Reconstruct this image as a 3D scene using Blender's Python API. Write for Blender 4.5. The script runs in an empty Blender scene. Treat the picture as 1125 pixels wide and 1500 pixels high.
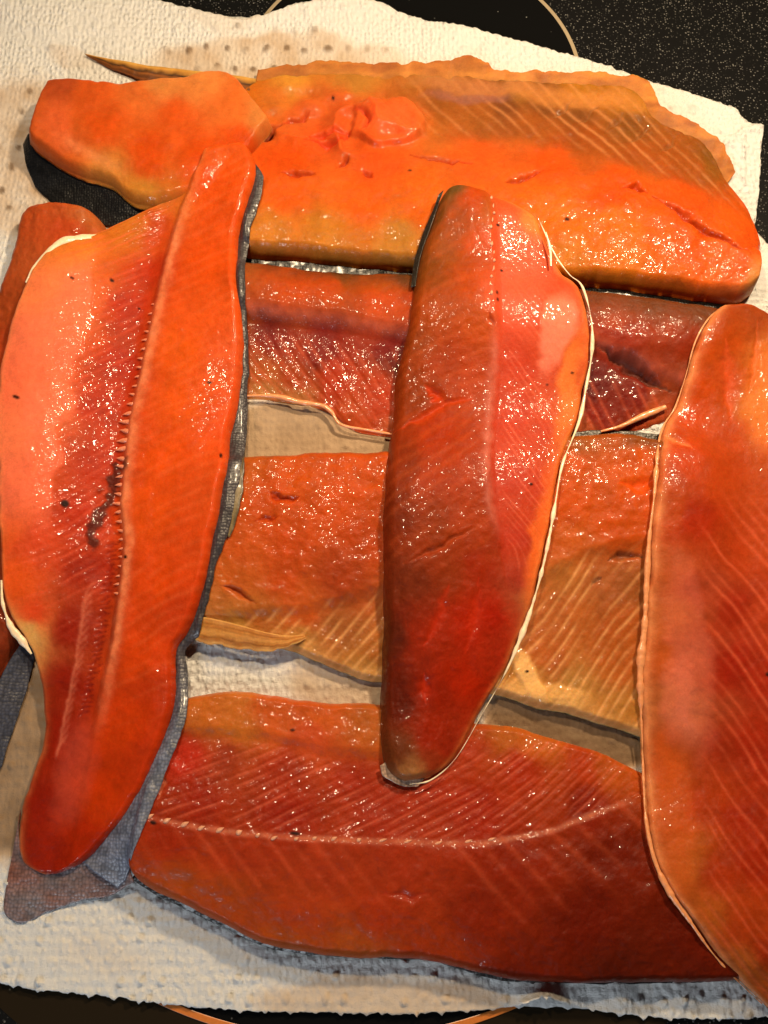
import bpy, math
import numpy as np

# ------------------------------------------------------------------ camera, world, light
SC = bpy.context.scene
W0, H0 = 1125.0, 1500.0
TILT = math.radians(18.0)
DIST = 0.45
VFOV = math.radians(65.0)
CAM = np.array([0.0, -math.sin(TILT) * DIST, math.cos(TILT) * DIST])
FWD = np.array([0.0, math.sin(TILT), -math.cos(TILT)])
RGT = np.array([1.0, 0.0, 0.0])
UPV = np.array([0.0, math.cos(TILT), math.sin(TILT)])

cd = bpy.data.cameras.new("camera")
cam = bpy.data.objects.new("camera", cd)
SC.collection.objects.link(cam)
cam.location = CAM
cam.rotation_euler = (TILT, 0, 0)
cd.sensor_fit = 'VERTICAL'
cd.angle = VFOV
cd.clip_start = 0.01
cd.clip_end = 50
SC.camera = cam

world = bpy.data.worlds.new("World")
SC.world = world
world.use_nodes = True
bg = world.node_tree.nodes["Background"]
bg.inputs[0].default_value = (0.80, 0.78, 0.80, 1)
bg.inputs[1].default_value = 0.012


def area(name, loc, target, size, power, col, shape='DISK'):
    ld = bpy.data.lights.new(name, 'AREA')
    ld.shape = shape
    ld.size = size
    ld.energy = power
    ld.color = col
    o = bpy.data.objects.new(name, ld)
    SC.collection.objects.link(o)
    o.location = loc
    d = np.array(target) - np.array(loc)
    from mathutils import Vector
    o.rotation_euler = Vector(d).to_track_quat('-Z', 'Y').to_euler()
    return o


area("hood_lamp", (0.28, 0.36, 0.50), (0.0, 0.0, 0.0), 0.05, 5.7, (1.0, 0.76, 0.48))
area("hood_lamp", (-0.10, 0.27, 0.58), (-0.05, 0.0, 0.0), 0.045, 2.9, (1.0, 0.76, 0.48))
area("window_light", (-0.42, -1.0, 0.58), (0.0, -0.05, 0.0), 0.30, 5.8, (0.82, 0.91, 1.0), 'SQUARE')

SC.view_settings.view_transform = 'Standard'
SC.view_settings.look = 'None'
SC.view_settings.exposure = 0.0
SC.view_settings.gamma = 1.0
SC.view_settings.use_curve_mapping = False
SC.cycles.max_bounces = 6
SC.cycles.caustics_reflective = False
SC.cycles.caustics_refractive = False


# ------------------------------------------------------------------ helpers
def P(px, py, z):
    """point of the photograph's layout carried to height z"""
    px = np.asarray(px, float); py = np.asarray(py, float); z = np.asarray(z, float)
    th = math.tan(VFOV / 2)
    a = (px - W0 / 2) / (H0 / 2) * th
    b = -(py - H0 / 2) / (H0 / 2) * th
    dx = FWD[0] + a * RGT[0] + b * UPV[0]
    dy = FWD[1] + a * RGT[1] + b * UPV[1]
    dz = FWD[2] + a * RGT[2] + b * UPV[2]
    t = (z - CAM[2]) / dz
    return CAM[0] + t * dx, CAM[1] + t * dy


PXM = 0.45 * 2 * math.tan(VFOV / 2) / H0      # metres per photo pixel near the middle

_tabs = {}


def vnoise(x, y, seed=0):
    if seed not in _tabs:
        _tabs[seed] = np.random.RandomState(1000 + seed).rand(256, 256)
    t = _tabs[seed]
    xi = np.floor(x).astype(int); yi = np.floor(y).astype(int)
    fx = x - xi; fy = y - yi
    fx = fx * fx * fx * (fx * (fx * 6 - 15) + 10)
    fy = fy * fy * fy * (fy * (fy * 6 - 15) + 10)
    x0 = xi & 255; x1 = (xi + 1) & 255; y0 = yi & 255; y1 = (yi + 1) & 255
    a = t[x0, y0] * (1 - fx) + t[x1, y0] * fx
    b = t[x0, y1] * (1 - fx) + t[x1, y1] * fx
    return (a * (1 - fy) + b * fy) * 2 - 1


def fbm(x, y, seed=0, oct=4, gain=0.5):
    r = 0; a = 1.0; n = 0
    for i in range(oct):
        r = r + a * vnoise(x * 2 ** i + 17.3 * i, y * 2 ** i + 5.1 * i, seed + i)
        n += a
        a *= gain
    return r / n


def sstep(a, b, x):
    t = np.clip((x - a) / (b - a), 0, 1)
    return t * t * (3 - 2 * t)


def lin(c):
    c = np.asarray(c, float) / 255.0
    return np.where(c <= 0.04045, c / 12.92, ((c + 0.055) / 1.055) ** 2.4)


def catmull(pts, n):
    """smooth curve through pts (k,dim), n samples at even chord length"""
    p = np.asarray(pts, float)
    q = np.vstack([2 * p[0] - p[1], p, 2 * p[-1] - p[-2]])
    out = []
    m = 24
    for i in range(1, len(q) - 2):
        t = np.linspace(0, 1, m, endpoint=False)[:, None]
        p0, p1, p2, p3 = q[i - 1], q[i], q[i + 1], q[i + 2]
        out.append(0.5 * ((2 * p1) + (-p0 + p2) * t + (2 * p0 - 5 * p1 + 4 * p2 - p3) * t ** 2 + (-p0 + 3 * p1 - 3 * p2 + p3) * t ** 3))
    out.append(p[-1:])
    c = np.vstack(out)
    if c.shape[1] >= 4:
        mid = (c[:, :2] + c[:, 2:4]) / 2
        dl = 0.5 * np.hypot(*(np.diff(mid, axis=0).T)) + 0.25 * (np.hypot(*(np.diff(c[:, :2], axis=0).T)) + np.hypot(*(np.diff(c[:, 2:4], axis=0).T)))
    else:
        dl = np.linalg.norm(np.diff(c[:, :2], axis=0), axis=1)
    L = np.concatenate([[0], np.cumsum(dl)])
    tt = np.linspace(0, L[-1], n)
    return np.stack([np.interp(tt, L, c[:, k]) for k in range(c.shape[1])], 1), L[-1]


def pdist(X, Y, pts):
    """signed distance to a polyline and arc length along it (pixels)"""
    pts = np.asarray(pts, float)
    best = np.full(X.shape, 1e9); sg = np.ones(X.shape); arc = np.zeros(X.shape)
    l0 = 0.0
    for (x0, y0), (x1, y1) in zip(pts[:-1], pts[1:]):
        dx, dy = x1 - x0, y1 - y0
        L2 = dx * dx + dy * dy
        t = np.clip(((X - x0) * dx + (Y - y0) * dy) / L2, 0, 1)
        d = np.hypot(X - x0 - t * dx, Y - y0 - t * dy)
        m = d < best
        best = np.where(m, d, best)
        sg = np.where(m, np.sign((X - x0) * dy - (Y - y0) * dx), sg)
        arc = np.where(m, l0 + t * math.sqrt(L2), arc)
        l0 += math.sqrt(L2)
    return best * sg, arc, l0


def blur(A, sig):
    r = int(sig * 3) + 1
    k = np.exp(-0.5 * (np.arange(-r, r + 1) / sig) ** 2); k /= k.sum()
    B = np.apply_along_axis(lambda v: np.convolve(np.pad(v, r, mode='edge'), k, 'valid'), 0, A)
    return np.apply_along_axis(lambda v: np.convolve(np.pad(v, r, mode='edge'), k, 'valid'), 1, B)


# height of everything laid down so far, on a world grid
HR = 0.0016; HX0 = -0.42; HN = int(0.84 / HR)
TOWEL_Z = 0.0035
HM = np.full((HN, HN), TOWEL_Z)


def stamp(x, y, z):
    i = np.clip(((x - HX0) / HR).astype(int), 0, HN - 1); j = np.clip(((y - HX0) / HR).astype(int), 0, HN - 1)
    np.maximum.at(HM, (i.ravel(), j.ravel()), z.ravel())


def sampler(A):
    def f(x, y):
        u = np.clip((x - HX0) / HR - 0.5, 0, HN - 1.001); v = np.clip((y - HX0) / HR - 0.5, 0, HN - 1.001)
        i = u.astype(int); j = v.astype(int); a = u - i; b = v - j
        return (A[i, j] * (1 - a) * (1 - b) + A[i + 1, j] * a * (1 - b) + A[i, j + 1] * (1 - a) * b + A[i + 1, j + 1] * a * b)
    return f


def flat(x, y):
    return np.full(np.shape(x), TOWEL_Z)


# ------------------------------------------------------------------ mesh building
def mesh_obj(name, verts, faces, mat, parent=None, col=None, extra=None, smooth=True, orient=0):
    me = bpy.data.meshes.new(name)
    v = np.asarray(verts, np.float32)
    off = np.zeros(3)
    if parent is not None:
        p = parent
        while p is not None:
            off += np.array(p.location); p = p.parent
    v = v - off.astype(np.float32)
    f = np.asarray(faces, np.int32)
    k = f.shape[1]
    if orient:                                   # first faces are the upper side: make them face up
        q = f[:orient]
        e1 = v[q[:, 1]] - v[q[:, 0]]; e2 = v[q[:, -1]] - v[q[:, 0]]
        if (e1[:, 0] * e2[:, 1] - e1[:, 1] * e2[:, 0]).sum() < 0:
            f = np.ascontiguousarray(f[:, ::-1])
    me.vertices.add(len(v)); me.vertices.foreach_set('co', v.ravel())
    me.loops.add(f.size); me.loops.foreach_set('vertex_index', f.ravel())
    me.polygons.add(len(f))
    me.polygons.foreach_set('loop_start', np.arange(0, f.size, k, dtype=np.int32))
    me.polygons.foreach_set('loop_total', np.full(len(f), k, np.int32))
    me.polygons.foreach_set('use_smooth', np.full(len(f), smooth))
    me.update(calc_edges=True)
    me.validate()
    if col is not None:
        a = me.color_attributes.new('tint', 'FLOAT_COLOR', 'POINT')
        c = np.ones((len(v), 4), np.float32); c[:, :3] = col
        a.data.foreach_set('color', c.ravel())
    if extra is not None:
        for nm, arr in extra.items():
            a = me.attributes.new(nm, 'FLOAT', 'POINT')
            a.data.foreach_set('value', np.asarray(arr, np.float32).ravel())
    me.materials.append(mat)
    o = bpy.data.objects.new(name, me)
    SC.collection.objects.link(o)
    if parent is not None:
        o.parent = parent
    return o


def grid_faces(nu, ns, o=0, flip=False):
    i = np.arange(nu - 1)[:, None]; j = np.arange(ns - 1)[None, :]
    a = o + i * ns + j
    f = np.stack([a, a + ns, a + ns + 1, a + 1], -1).reshape(-1, 4)
    return f[:, ::-1] if flip else f


def thing(name, label, cat, loc, group=None):
    o = bpy.data.objects.new(name, None)
    SC.collection.objects.link(o)
    o.location = loc
    o.empty_display_size = 0.02
    o['label'] = label; o['category'] = cat
    if group:
        o['group'] = group
    return o


# ------------------------------------------------------------------ materials
class NT:
    def __init__(s, name):
        s.m = bpy.data.materials.new(name); s.m.use_nodes = True
        s.t = s.m.node_tree; s.n = s.t.nodes; s.l = s.t.links
        s.b = s.n['Principled BSDF']

    def add(s, typ, ins=None, **kw):
        n = s.n.new(typ)
        for k, v in kw.items():
            setattr(n, k, v)
        for k, v in (ins or {}).items():
            if hasattr(v, 'is_output') or isinstance(v, bpy.types.NodeSocket):
                s.l.new(v, n.inputs[k])
            else:
                n.inputs[k].default_value = v
        return n

    def math(s, op, a, b=0.0, c=None):
        ins = {0: a, 1: b}
        if c is not None:
            ins[2] = c
        return s.add('ShaderNodeMath', ins, operation=op).outputs[0]

    def set(s, **kw):
        for k, v in kw.items():
            k = k.replace('_', ' ')
            if isinstance(v, bpy.types.NodeSocket):
                s.l.new(v, s.b.inputs[k])
            else:
                s.b.inputs[k].default_value = v


def flesh_material():
    t = NT('wet_salmon_flesh')
    obj = t.add('ShaderNodeTexCoord').outputs['Object']
    tint = t.add('ShaderNodeAttribute', attribute_name='tint').outputs['Color']
    wet = t.add('ShaderNodeAttribute', attribute_name='gloss').outputs['Fac']
    n1 = t.add('ShaderNodeTexNoise', {'Vector': obj, 'Scale': 260.0, 'Detail': 5.0, 'Roughness': 0.6})
    n2 = t.add('ShaderNodeTexNoise', {'Vector': obj, 'Scale': 1100.0, 'Detail': 3.0})
    f = t.math('MULTIPLY_ADD', n1.outputs[0], 0.42, 0.79)
    f2 = t.math('MULTIPLY_ADD', n2.outputs[0], 0.36, 0.82)
    f = t.math('MULTIPLY', f, f2)
    colr = t.add('ShaderNodeMix', {0: 1.0, 6: tint}, data_type='RGBA', blend_type='MULTIPLY')
    cmb = t.add('ShaderNodeCombineColor', {0: f, 1: f, 2: f}).outputs[0]
    t.l.new(cmb, colr.inputs[7])
    t.set(Base_Color=colr.outputs[2])
    dry = t.add('ShaderNodeTexNoise', {'Vector': obj, 'Scale': 55.0, 'Detail': 3.0})
    dryf = t.add('ShaderNodeMapRange', {0: dry.outputs[0], 1: 0.40, 2: 0.60, 3: 0.30, 4: 1.15}).outputs[0]
    drp = t.add('ShaderNodeTexNoise', {'Vector': obj, 'Scale': 560.0, 'Detail': 1.0})
    dots = t.add('ShaderNodeMapRange', {0: drp.outputs[0], 1: 0.49, 2: 0.58, 3: 0.15, 4: 1.0}).outputs[0]
    wetn = t.math('MINIMUM', t.math('MULTIPLY', t.math('MULTIPLY', wet, dryf), dots), 1.0)
    # grainy wet relief
    b1 = t.add('ShaderNodeTexNoise', {'Vector': obj, 'Scale': 520.0, 'Detail': 5.0, 'Roughness': 0.6})
    b2 = t.add('ShaderNodeTexVoronoi', {'Vector': obj, 'Scale': 620.0, 'Randomness': 1.0})
    v2 = t.math('MULTIPLY', b2.outputs['Distance'], -0.30)
    h = t.math('ADD', b1.outputs[0], v2)
    b3 = t.add('ShaderNodeTexNoise', {'Vector': obj, 'Scale': 1700.0, 'Detail': 2.0})
    h = t.math('MULTIPLY_ADD', b3.outputs[0], 0.42, h)
    bump = t.add('ShaderNodeBump', {'Height': h, 'Distance': 0.00038, 'Strength': 0.5})
    t.set(Normal=bump.outputs[0])
    r = t.math('MULTIPLY_ADD', n1.outputs[0], 0.10, 0.40)
    t.set(Roughness=r, IOR=1.40, Specular_IOR_Level=0.12, Subsurface_Weight=0.5,
          Subsurface_Radius=(1.0, 0.34, 0.16), Subsurface_Scale=0.0045,
          Coat_Weight=wetn, Coat_Roughness=0.085, Coat_IOR=1.42)
    film = t.add('ShaderNodeAttribute', attribute_name='film').outputs['Fac']
    c1 = t.add('ShaderNodeTexNoise', {'Vector': obj, 'Scale': 380.0, 'Detail': 1.0})
    c2 = t.add('ShaderNodeTexNoise', {'Vector': obj, 'Scale': 900.0, 'Detail': 1.0})
    hc = t.math('MULTIPLY_ADD', c2.outputs[0], 0.26, c1.outputs[0])
    bc = t.add('ShaderNodeBump', {'Height': hc, 'Distance': 0.00058, 'Strength': film})
    t.l.new(bc.outputs[0], t.b.inputs['Coat Normal'])
    return t.m


def skin_material():
    t = NT('dark_scaled_skin')
    obj = t.add('ShaderNodeTexCoord').outputs['Object']
    tint = t.add('ShaderNodeAttribute', attribute_name='tint').outputs['Color']
    wp = t.add('ShaderNodeTexNoise', {'Vector': obj, 'Scale': 260.0, 'Detail': 2.0})
    wv = t.add('ShaderNodeVectorMath', {0: wp.outputs['Color'], 3: 0.0014}, operation='SCALE').outputs[0]
    wo = t.add('ShaderNodeVectorMath', {0: obj, 1: wv}, operation='ADD').outputs[0]
    vor = t.add('ShaderNodeTexVoronoi', {'Vector': wo, 'Scale': 600.0, 'Randomness': 0.5})
    nz = t.add('ShaderNodeTexNoise', {'Vector': obj, 'Scale': 180.0, 'Detail': 4.0})
    f = t.math('MULTIPLY_ADD', nz.outputs[0], 1.0, 0.5)
    sc = t.math('MULTIPLY_ADD', vor.outputs['Distance'], -1.2, 1.5)
    f = t.math('MULTIPLY', f, sc)
    cmb = t.add('ShaderNodeCombineColor', {0: f, 1: f, 2: f}).outputs[0]
    mx = t.add('ShaderNodeMix', {0: 1.0, 6: tint, 7: cmb}, data_type='RGBA', blend_type='MULTIPLY')
    t.set(Base_Color=mx.outputs[2])
    bump = t.add('ShaderNodeBump', {'Height': vor.outputs['Distance'], 'Distance': 0.0006, 'Strength': 0.5}, invert=True)
    t.set(Normal=bump.outputs[0], Roughness=0.40, Specular_IOR_Level=0.4, Coat_Weight=0.18, Coat_Roughness=0.15)
    return t.m


def simple_material(name, c, rough, sss=0.0, noise=200.0, amt=0.3, bumpd=0.0006, coat=0.0, attr=False):
    t = NT(name)
    obj = t.add('ShaderNodeTexCoord').outputs['Object']
    n = t.add('ShaderNodeTexNoise', {'Vector': obj, 'Scale': noise, 'Detail': 4.0})
    f = t.math('MULTIPLY_ADD', n.outputs[0], amt * 2, 1 - amt)
    cmb = t.add('ShaderNodeCombineColor', {0: f, 1: f, 2: f}).outputs[0]
    mx = t.add('ShaderNodeMix', {0: 1.0, 7: cmb}, data_type='RGBA', blend_type='MULTIPLY')
    if attr:
        t.l.new(t.add('ShaderNodeAttribute', attribute_name='tint').outputs['Color'], mx.inputs[6])
    else:
        mx.inputs[6].default_value = (*lin(c), 1)
    bump = t.add('ShaderNodeBump', {'Height': n.outputs[0], 'Distance': bumpd, 'Strength': 0.7})
    t.set(Base_Color=mx.outputs[2], Roughness=rough, Normal=bump.outputs[0], Coat_Weight=coat, Coat_Roughness=0.12)
    if sss > 0:
        t.set(Subsurface_Weight=sss, Subsurface_Radius=(1.0, 0.6, 0.4), Subsurface_Scale=0.0015)
    return t.m


def towel_material():
    t = NT('quilted_paper')
    obj = t.add('ShaderNodeTexCoord').outputs['Object']
    tint = t.add('ShaderNodeAttribute', attribute_name='tint').outputs['Color']
    wet = t.add('ShaderNodeAttribute', attribute_name='wet').outputs['Fac']
    nz = t.add('ShaderNodeTexNoise', {'Vector': obj, 'Scale': 90.0, 'Detail': 3.0})
    warp = t.add('ShaderNodeVectorMath', {0: nz.outputs['Color'], 3: 0.0022}, operation='SCALE').outputs[0]
    vec = t.add('ShaderNodeVectorMath', {0: obj, 1: warp}, operation='ADD').outputs[0]
    mp = t.add('ShaderNodeMapping', {'Vector': vec, 'Scale': (1.0, 0.72, 1.0)}).outputs[0]
    vo = t.add('ShaderNodeTexVoronoi', {'Vector': mp, 'Scale': 330.0, 'Randomness': 0.5}, feature='SMOOTH_F1')
    wv = t.math('MULTIPLY', vo.outputs['Distance'], -1.9)
    fib = t.add('ShaderNodeTexNoise', {'Vector': obj, 'Scale': 1400.0, 'Detail': 4.0, 'Roughness': 0.7})
    h = t.math('MULTIPLY_ADD', fib.outputs[0], 0.9, wv)
    st = t.math('MULTIPLY_ADD', wet, -0.55, 0.95)
    bump = t.add('ShaderNodeBump', {'Height': h, 'Strength': st, 'Distance': 0.0024})
    f = t.math('MULTIPLY_ADD', fib.outputs[0], 0.16, 0.92)
    cmb = t.add('ShaderNodeCombineColor', {0: f, 1: f, 2: f}).outputs[0]
    mx = t.add('ShaderNodeMix', {0: 1.0, 6: tint, 7: cmb}, data_type='RGBA', blend_type='MULTIPLY')
    t.set(Base_Color=mx.outputs[2], Roughness=0.92, Normal=bump.outputs[0], Specular_IOR_Level=0.15,
          Subsurface_Weight=0.0)
    return t.m


def cooktop_material():
    t = NT('speckled_black_glass')
    obj = t.add('ShaderNodeTexCoord').outputs['Object']
    v = t.add('ShaderNodeTexVoronoi', {'Vector': obj, 'Scale': 620.0, 'Randomness': 1.0})
    spot = t.add('ShaderNodeMapRange', {0: v.outputs['Distance'], 1: 0.22, 2: 0.34, 3: 1.0, 4: 0.0}).outputs[0]
    br = t.add('ShaderNodeSeparateColor', {0: v.outputs['Color']}).outputs[0]
    br = t.math('POWER', br, 2.2)
    s = t.math('MULTIPLY', spot, br)
    mx = t.add('ShaderNodeMix', {0: s, 6: (0.006, 0.006, 0.006, 1), 7: (0.17, 0.165, 0.155, 1)}, data_type='RGBA')
    t.set(Base_Color=mx.outputs[2], Roughness=0.22, Specular_IOR_Level=0.35)
    return t.m


def zone_material(name, base, dust):
    t = NT(name)
    obj = t.add('ShaderNodeTexCoord').outputs['Object']
    v = t.add('ShaderNodeTexVoronoi', {'Vector': obj, 'Scale': 160.0, 'Randomness': 1.0})
    spot = t.add('ShaderNodeMapRange', {0: v.outputs['Distance'], 1: 0.05, 2: 0.09, 3: 1.0, 4: 0.0}).outputs[0]
    br = t.math('POWER', t.add('ShaderNodeSeparateColor', {0: v.outputs['Color']}).outputs[0], 3.0)
    s = t.math('MULTIPLY', spot, br)
    mx = t.add('ShaderNodeMix', {0: s, 6: (*base, 1), 7: (*dust, 1)}, data_type='RGBA')
    t.set(Base_Color=mx.outputs[2], Roughness=0.14, Specular_IOR_Level=0.35)
    return t.m


M_FLESH = flesh_material()
M_SKIN = skin_material()
M_RIM = simple_material('white_belly_fat', (238, 214, 180), 0.35, sss=0.5, noise=500, amt=0.2, coat=0.4)
M_PEACH = simple_material('peach_belly_fat', (214, 142, 92), 0.4, sss=0.5, noise=420, amt=0.25, coat=0.4)
M_BONE = simple_material('pale_bone', (236, 168, 132), 0.4, sss=0.0, noise=600, amt=0.2, coat=0.3)
M_TIP = simple_material('translucent_bone', (232, 134, 96), 0.35, sss=0.0, noise=600, amt=0.2, coat=0.4)
M_FIN = simple_material('amber_fin', (0, 0, 0), 0.45, sss=0.2, noise=300, amt=0.25, coat=0.15, attr=True)
M_MEMB = simple_material('black_membrane', (26, 20, 20), 0.25, noise=400, amt=0.4, bumpd=0.001, coat=0.6)
M_TOWEL = towel_material()
M_COOK = cooktop_material()
M_ZONE = zone_material('plain_black_glass', (0.004, 0.004, 0.004), (0.2, 0.2, 0.19))
M_ZONE2 = zone_material('brown_black_glass', (0.016, 0.011, 0.006), (0.1, 0.09, 0.07))
M_RING = simple_material('grey_printed_ring', (150, 135, 110), 0.35, noise=700, amt=0.15, bumpd=0.0)
M_BRASS = simple_material('brass_toned_ring', (190, 110, 50), 0.25, noise=900, amt=0.2, bumpd=0.0)

# ------------------------------------------------------------------ cooktop
v = [(-2, -2, 0), (2, -2, 0), (2, 2, 0), (-2, 2, 0)]
cook = mesh_obj('cooktop', v, [(0, 1, 2, 3)], M_COOK, smooth=False)
cook['kind'] = 'structure'
cook['label'] = 'speckled black glass cooktop under the paper towels'


def fit_circle(pts):
    x, y = P([p[0] for p in pts], [p[1] for p in pts], 0.0)
    A = np.stack([2 * x, 2 * y, np.ones_like(x)], 1)
    s = np.linalg.lstsq(A, x * x + y * y, rcond=None)[0]
    return s[0], s[1], math.sqrt(s[2] + s[0] ** 2 + s[1] ** 2)


def disc(name, c, r, z, mat, n=160):
    a = np.linspace(0, 2 * math.pi, n, endpoint=False)
    vs = [(c[0], c[1], z)] + [(c[0] + r * math.cos(t), c[1] + r * math.sin(t), z) for t in a]
    fs = [(0, 1 + i, 1 + (i + 1) % n) for i in range(n)]
    return mesh_obj(name, vs, fs, mat, cook, smooth=False)


def ring(name, c, r, w, z, mat, n=200):
    a = np.linspace(0, 2 * math.pi, n, endpoint=False)
    vs = []
    for t in a:
        for rr, zz in ((r - w / 2, z - 0.0001), (r - w / 2 + 0.0002, z), (r + w / 2 - 0.0002, z), (r + w / 2, z - 0.0001)):
            vs.append((c[0] + rr * math.cos(t), c[1] + rr * math.sin(t), zz))
    fs = []
    for i in range(n):
        j = (i + 1) % n
        for k in range(3):
            fs.append((i * 4 + k, i * 4 + k + 1, j * 4 + k + 1, j * 4 + k))
    return mesh_obj(name, vs, fs, mat, cook, smooth=False)


cx, cy, cr = fit_circle([(812, 0), (826, 20), (836, 45), (843, 80)])
cr = 0.115
bx, by = P(843, 80, 0.0)
cxy = (float(bx) - cr * 0.985, float(by) - cr * 0.17)
disc('burner_zone', cxy, cr, 0.0002, M_ZONE)
ring('burner_ring', cxy, cr, 0.0026, 0.0005, M_RING)
bx, by = P(500, 1524, 0.0)
R2 = 0.23
c2 = (float(bx), float(by) + R2)
disc('burner_zone', c2, R2 * 1.17, 0.0002, M_ZONE2)
disc('burner_zone', c2, R2 - 0.001, 0.0004, M_ZONE)
ring('burner_ring', c2, R2, 0.0030, 0.0008, M_BRASS)


# ------------------------------------------------------------------ paper towels
def towel(name, label, top, bottom, left, right, zoff, nu, nv, seed, paint, lift, rough=0.0011):
    """sheet between four traced edges, quilted, with wet marks and painted shade"""
    t, _ = catmull(top, nv); b, _ = catmull(bottom, nv)
    l, _ = catmull(left, nu); r, _ = catmull(right, nu)
    U = np.linspace(0, 1, nu)[:, None]; V = np.linspace(0, 1, nv)[None, :]

    def coons(k):
        return ((1 - U) * t[None, :, k] + U * b[None, :, k] + (1 - V) * l[:, None, k] + V * r[:, None, k]
                - (1 - U) * (1 - V) * t[0, k] - (1 - U) * V * t[-1, k] - U * (1 - V) * b[0, k] - U * V * b[-1, k])
    X = coons(0); Y = coons(1)
    # ragged, perforated edges
    e = np.minimum(np.minimum(U, 1 - U) * (nu - 1), np.minimum(V, 1 - V) * (nv - 1))
    ed = np.exp(-e / 1.2)
    X = X + ed * 2.2 * fbm(X / 9, Y / 9, seed + 3, 3)
    Y = Y + ed * 2.8 * fbm(X / 7, Y / 7, seed + 5, 3)
    tooth = np.abs(((X / 37.0) % 1.0) - 0.5)
    Y = Y + np.exp(-(1 - U) * (nu - 1) / 1.0) * 6.0 * np.clip(1 - tooth / 0.13, 0, 1) * (0.6 + 0.4 * vnoise(X / 37, Y * 0 + 2, 9))
    x, y = P(X, Y, zoff)
    # embossed dots in offset rows
    pit = 29.0
    row = np.floor(Y / pit)
    Xj = X + 7 * fbm(X / 45, Y / 45, seed + 31, 2); Yj = Y + 7 * fbm(X / 45, Y / 45, seed + 37, 2)
    row = np.floor(Yj / pit)
    ax = ((Xj + (row % 2) * pit / 2) / pit) % 1 - 0.5
    ay = (Yj / pit) % 1 - 0.5
    dot = sstep(0.24, 0.10, np.hypot(ax, ay))
    z = zoff + (0.0010 + 0.0008 * sstep(1150, 1300, Y) if rough > 0.0005 else 0.0001) * dot * (0.25 + 0.75 * sstep(-0.3, 0.4, fbm(X / 50, Y / 50, seed + 9, 2))) + rough * fbm(X / 60, Y / 60, seed, 3) + lift(X, Y)
    colr, wet = paint(X, Y, dot)
    vs = np.stack([x, y, z], -1).reshape(-1, 3)
    th = 0.0006
    vb = vs - [0, 0, th]
    n = nu * nv
    fs = [grid_faces(nu, nv, 0), grid_faces(nu, nv, n, True)]
    rim = np.concatenate([np.arange(nv), np.arange(1, nu) * nv + nv - 1, (nu - 1) * nv + np.arange(nv - 2, -1, -1), np.arange(nu - 2, 0, -1) * nv])
    r2 = np.roll(rim, -1)
    fs.append(np.stack([rim, r2, r2 + n, rim + n], 1))
    c3 = colr.reshape(-1, 3)
    o = mesh_obj(name, np.vstack([vs, vb]), np.vstack(fs), M_TOWEL, None, np.vstack([c3, c3]), {'wet': np.concatenate([wet.ravel(), wet.ravel()])}, orient=len(fs[0]))
    o['label'] = label; o['category'] = 'paper towel'; o['group'] = 'paper towels under the fish'
    return o


DRY = lin((247, 246, 243)); WETC = lin((176, 150, 122)); WET_SHADE = lin((112, 90, 68)); GREY = lin((170, 160, 150))


def blob(X, Y, cx, cy, rx, ry, rot=0.0, soft=0.25, seed=0, warp=14):
    X = X + warp * fbm(X / 40, Y / 40, 60 + seed, 3); Y = Y + warp * fbm(X / 40, Y / 40, 70 + seed, 3)
    c, s = math.cos(rot), math.sin(rot)
    a = ((X - cx) * c + (Y - cy) * s) / rx; b = (-(X - cx) * s + (Y - cy) * c) / ry
    return sstep(1 + soft, 1 - soft, np.hypot(a, b))


def towel_paint(X, Y, dot):
    stain_shade = [(410, 95, 190, 46, 0.0, .16, 0.8), (40, 235, 85, 125, 0.0, .16, 0.85), (20, 1110, 75, 150, 0.1, .15, 1.45),  # left strip: damp, deepened to paint in the upright fillet's shadow
              (470, 640, 160, 70, 0.0, .2, 1.1), (520, 1010, 110, 40, 0.2, .3, 0.8), (560, 1475, 190, 45, 0.0, .2, 0.75),
              (150, 300, 130, 70, 0.2, .2, 0.8), (960, 150, 60, 40, .3, .5, .3), (150, 1400, 60, 30, .2, .6, .25), (110, 90, 35, 16, 0.3, .3, .55), (840, 1066, 150, 44, 0.25, .2, 1.6), (330, 30, 60, 18, 0, .3, .35)]  # gap below the third-row fillet: damp, with its shade painted in
    w = np.zeros(X.shape)
    for i, (cx, cy, rx, ry, ro, so, st) in enumerate(stain_shade):
        w = np.maximum(w, st * blob(X, Y, cx, cy, rx, ry, ro, so, i))
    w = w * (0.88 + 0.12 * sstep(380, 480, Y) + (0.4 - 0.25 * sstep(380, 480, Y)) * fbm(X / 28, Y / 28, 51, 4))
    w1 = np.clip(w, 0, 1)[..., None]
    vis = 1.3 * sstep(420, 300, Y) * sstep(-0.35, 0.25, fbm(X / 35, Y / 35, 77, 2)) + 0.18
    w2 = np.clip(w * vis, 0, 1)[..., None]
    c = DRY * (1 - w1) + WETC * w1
    c = c * (1 - 0.85 * w2 * dot[..., None]) + WET_SHADE * (0.85 * w2 * dot[..., None])
    deep = np.clip((w - 0.95) * 1.4, 0, 0.9)[..., None]  # strongest marks go darker still, carrying the painted shade
    c = c * (1 - deep) + WET_SHADE * deep
    return c, np.clip(w, 0, 1)


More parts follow.
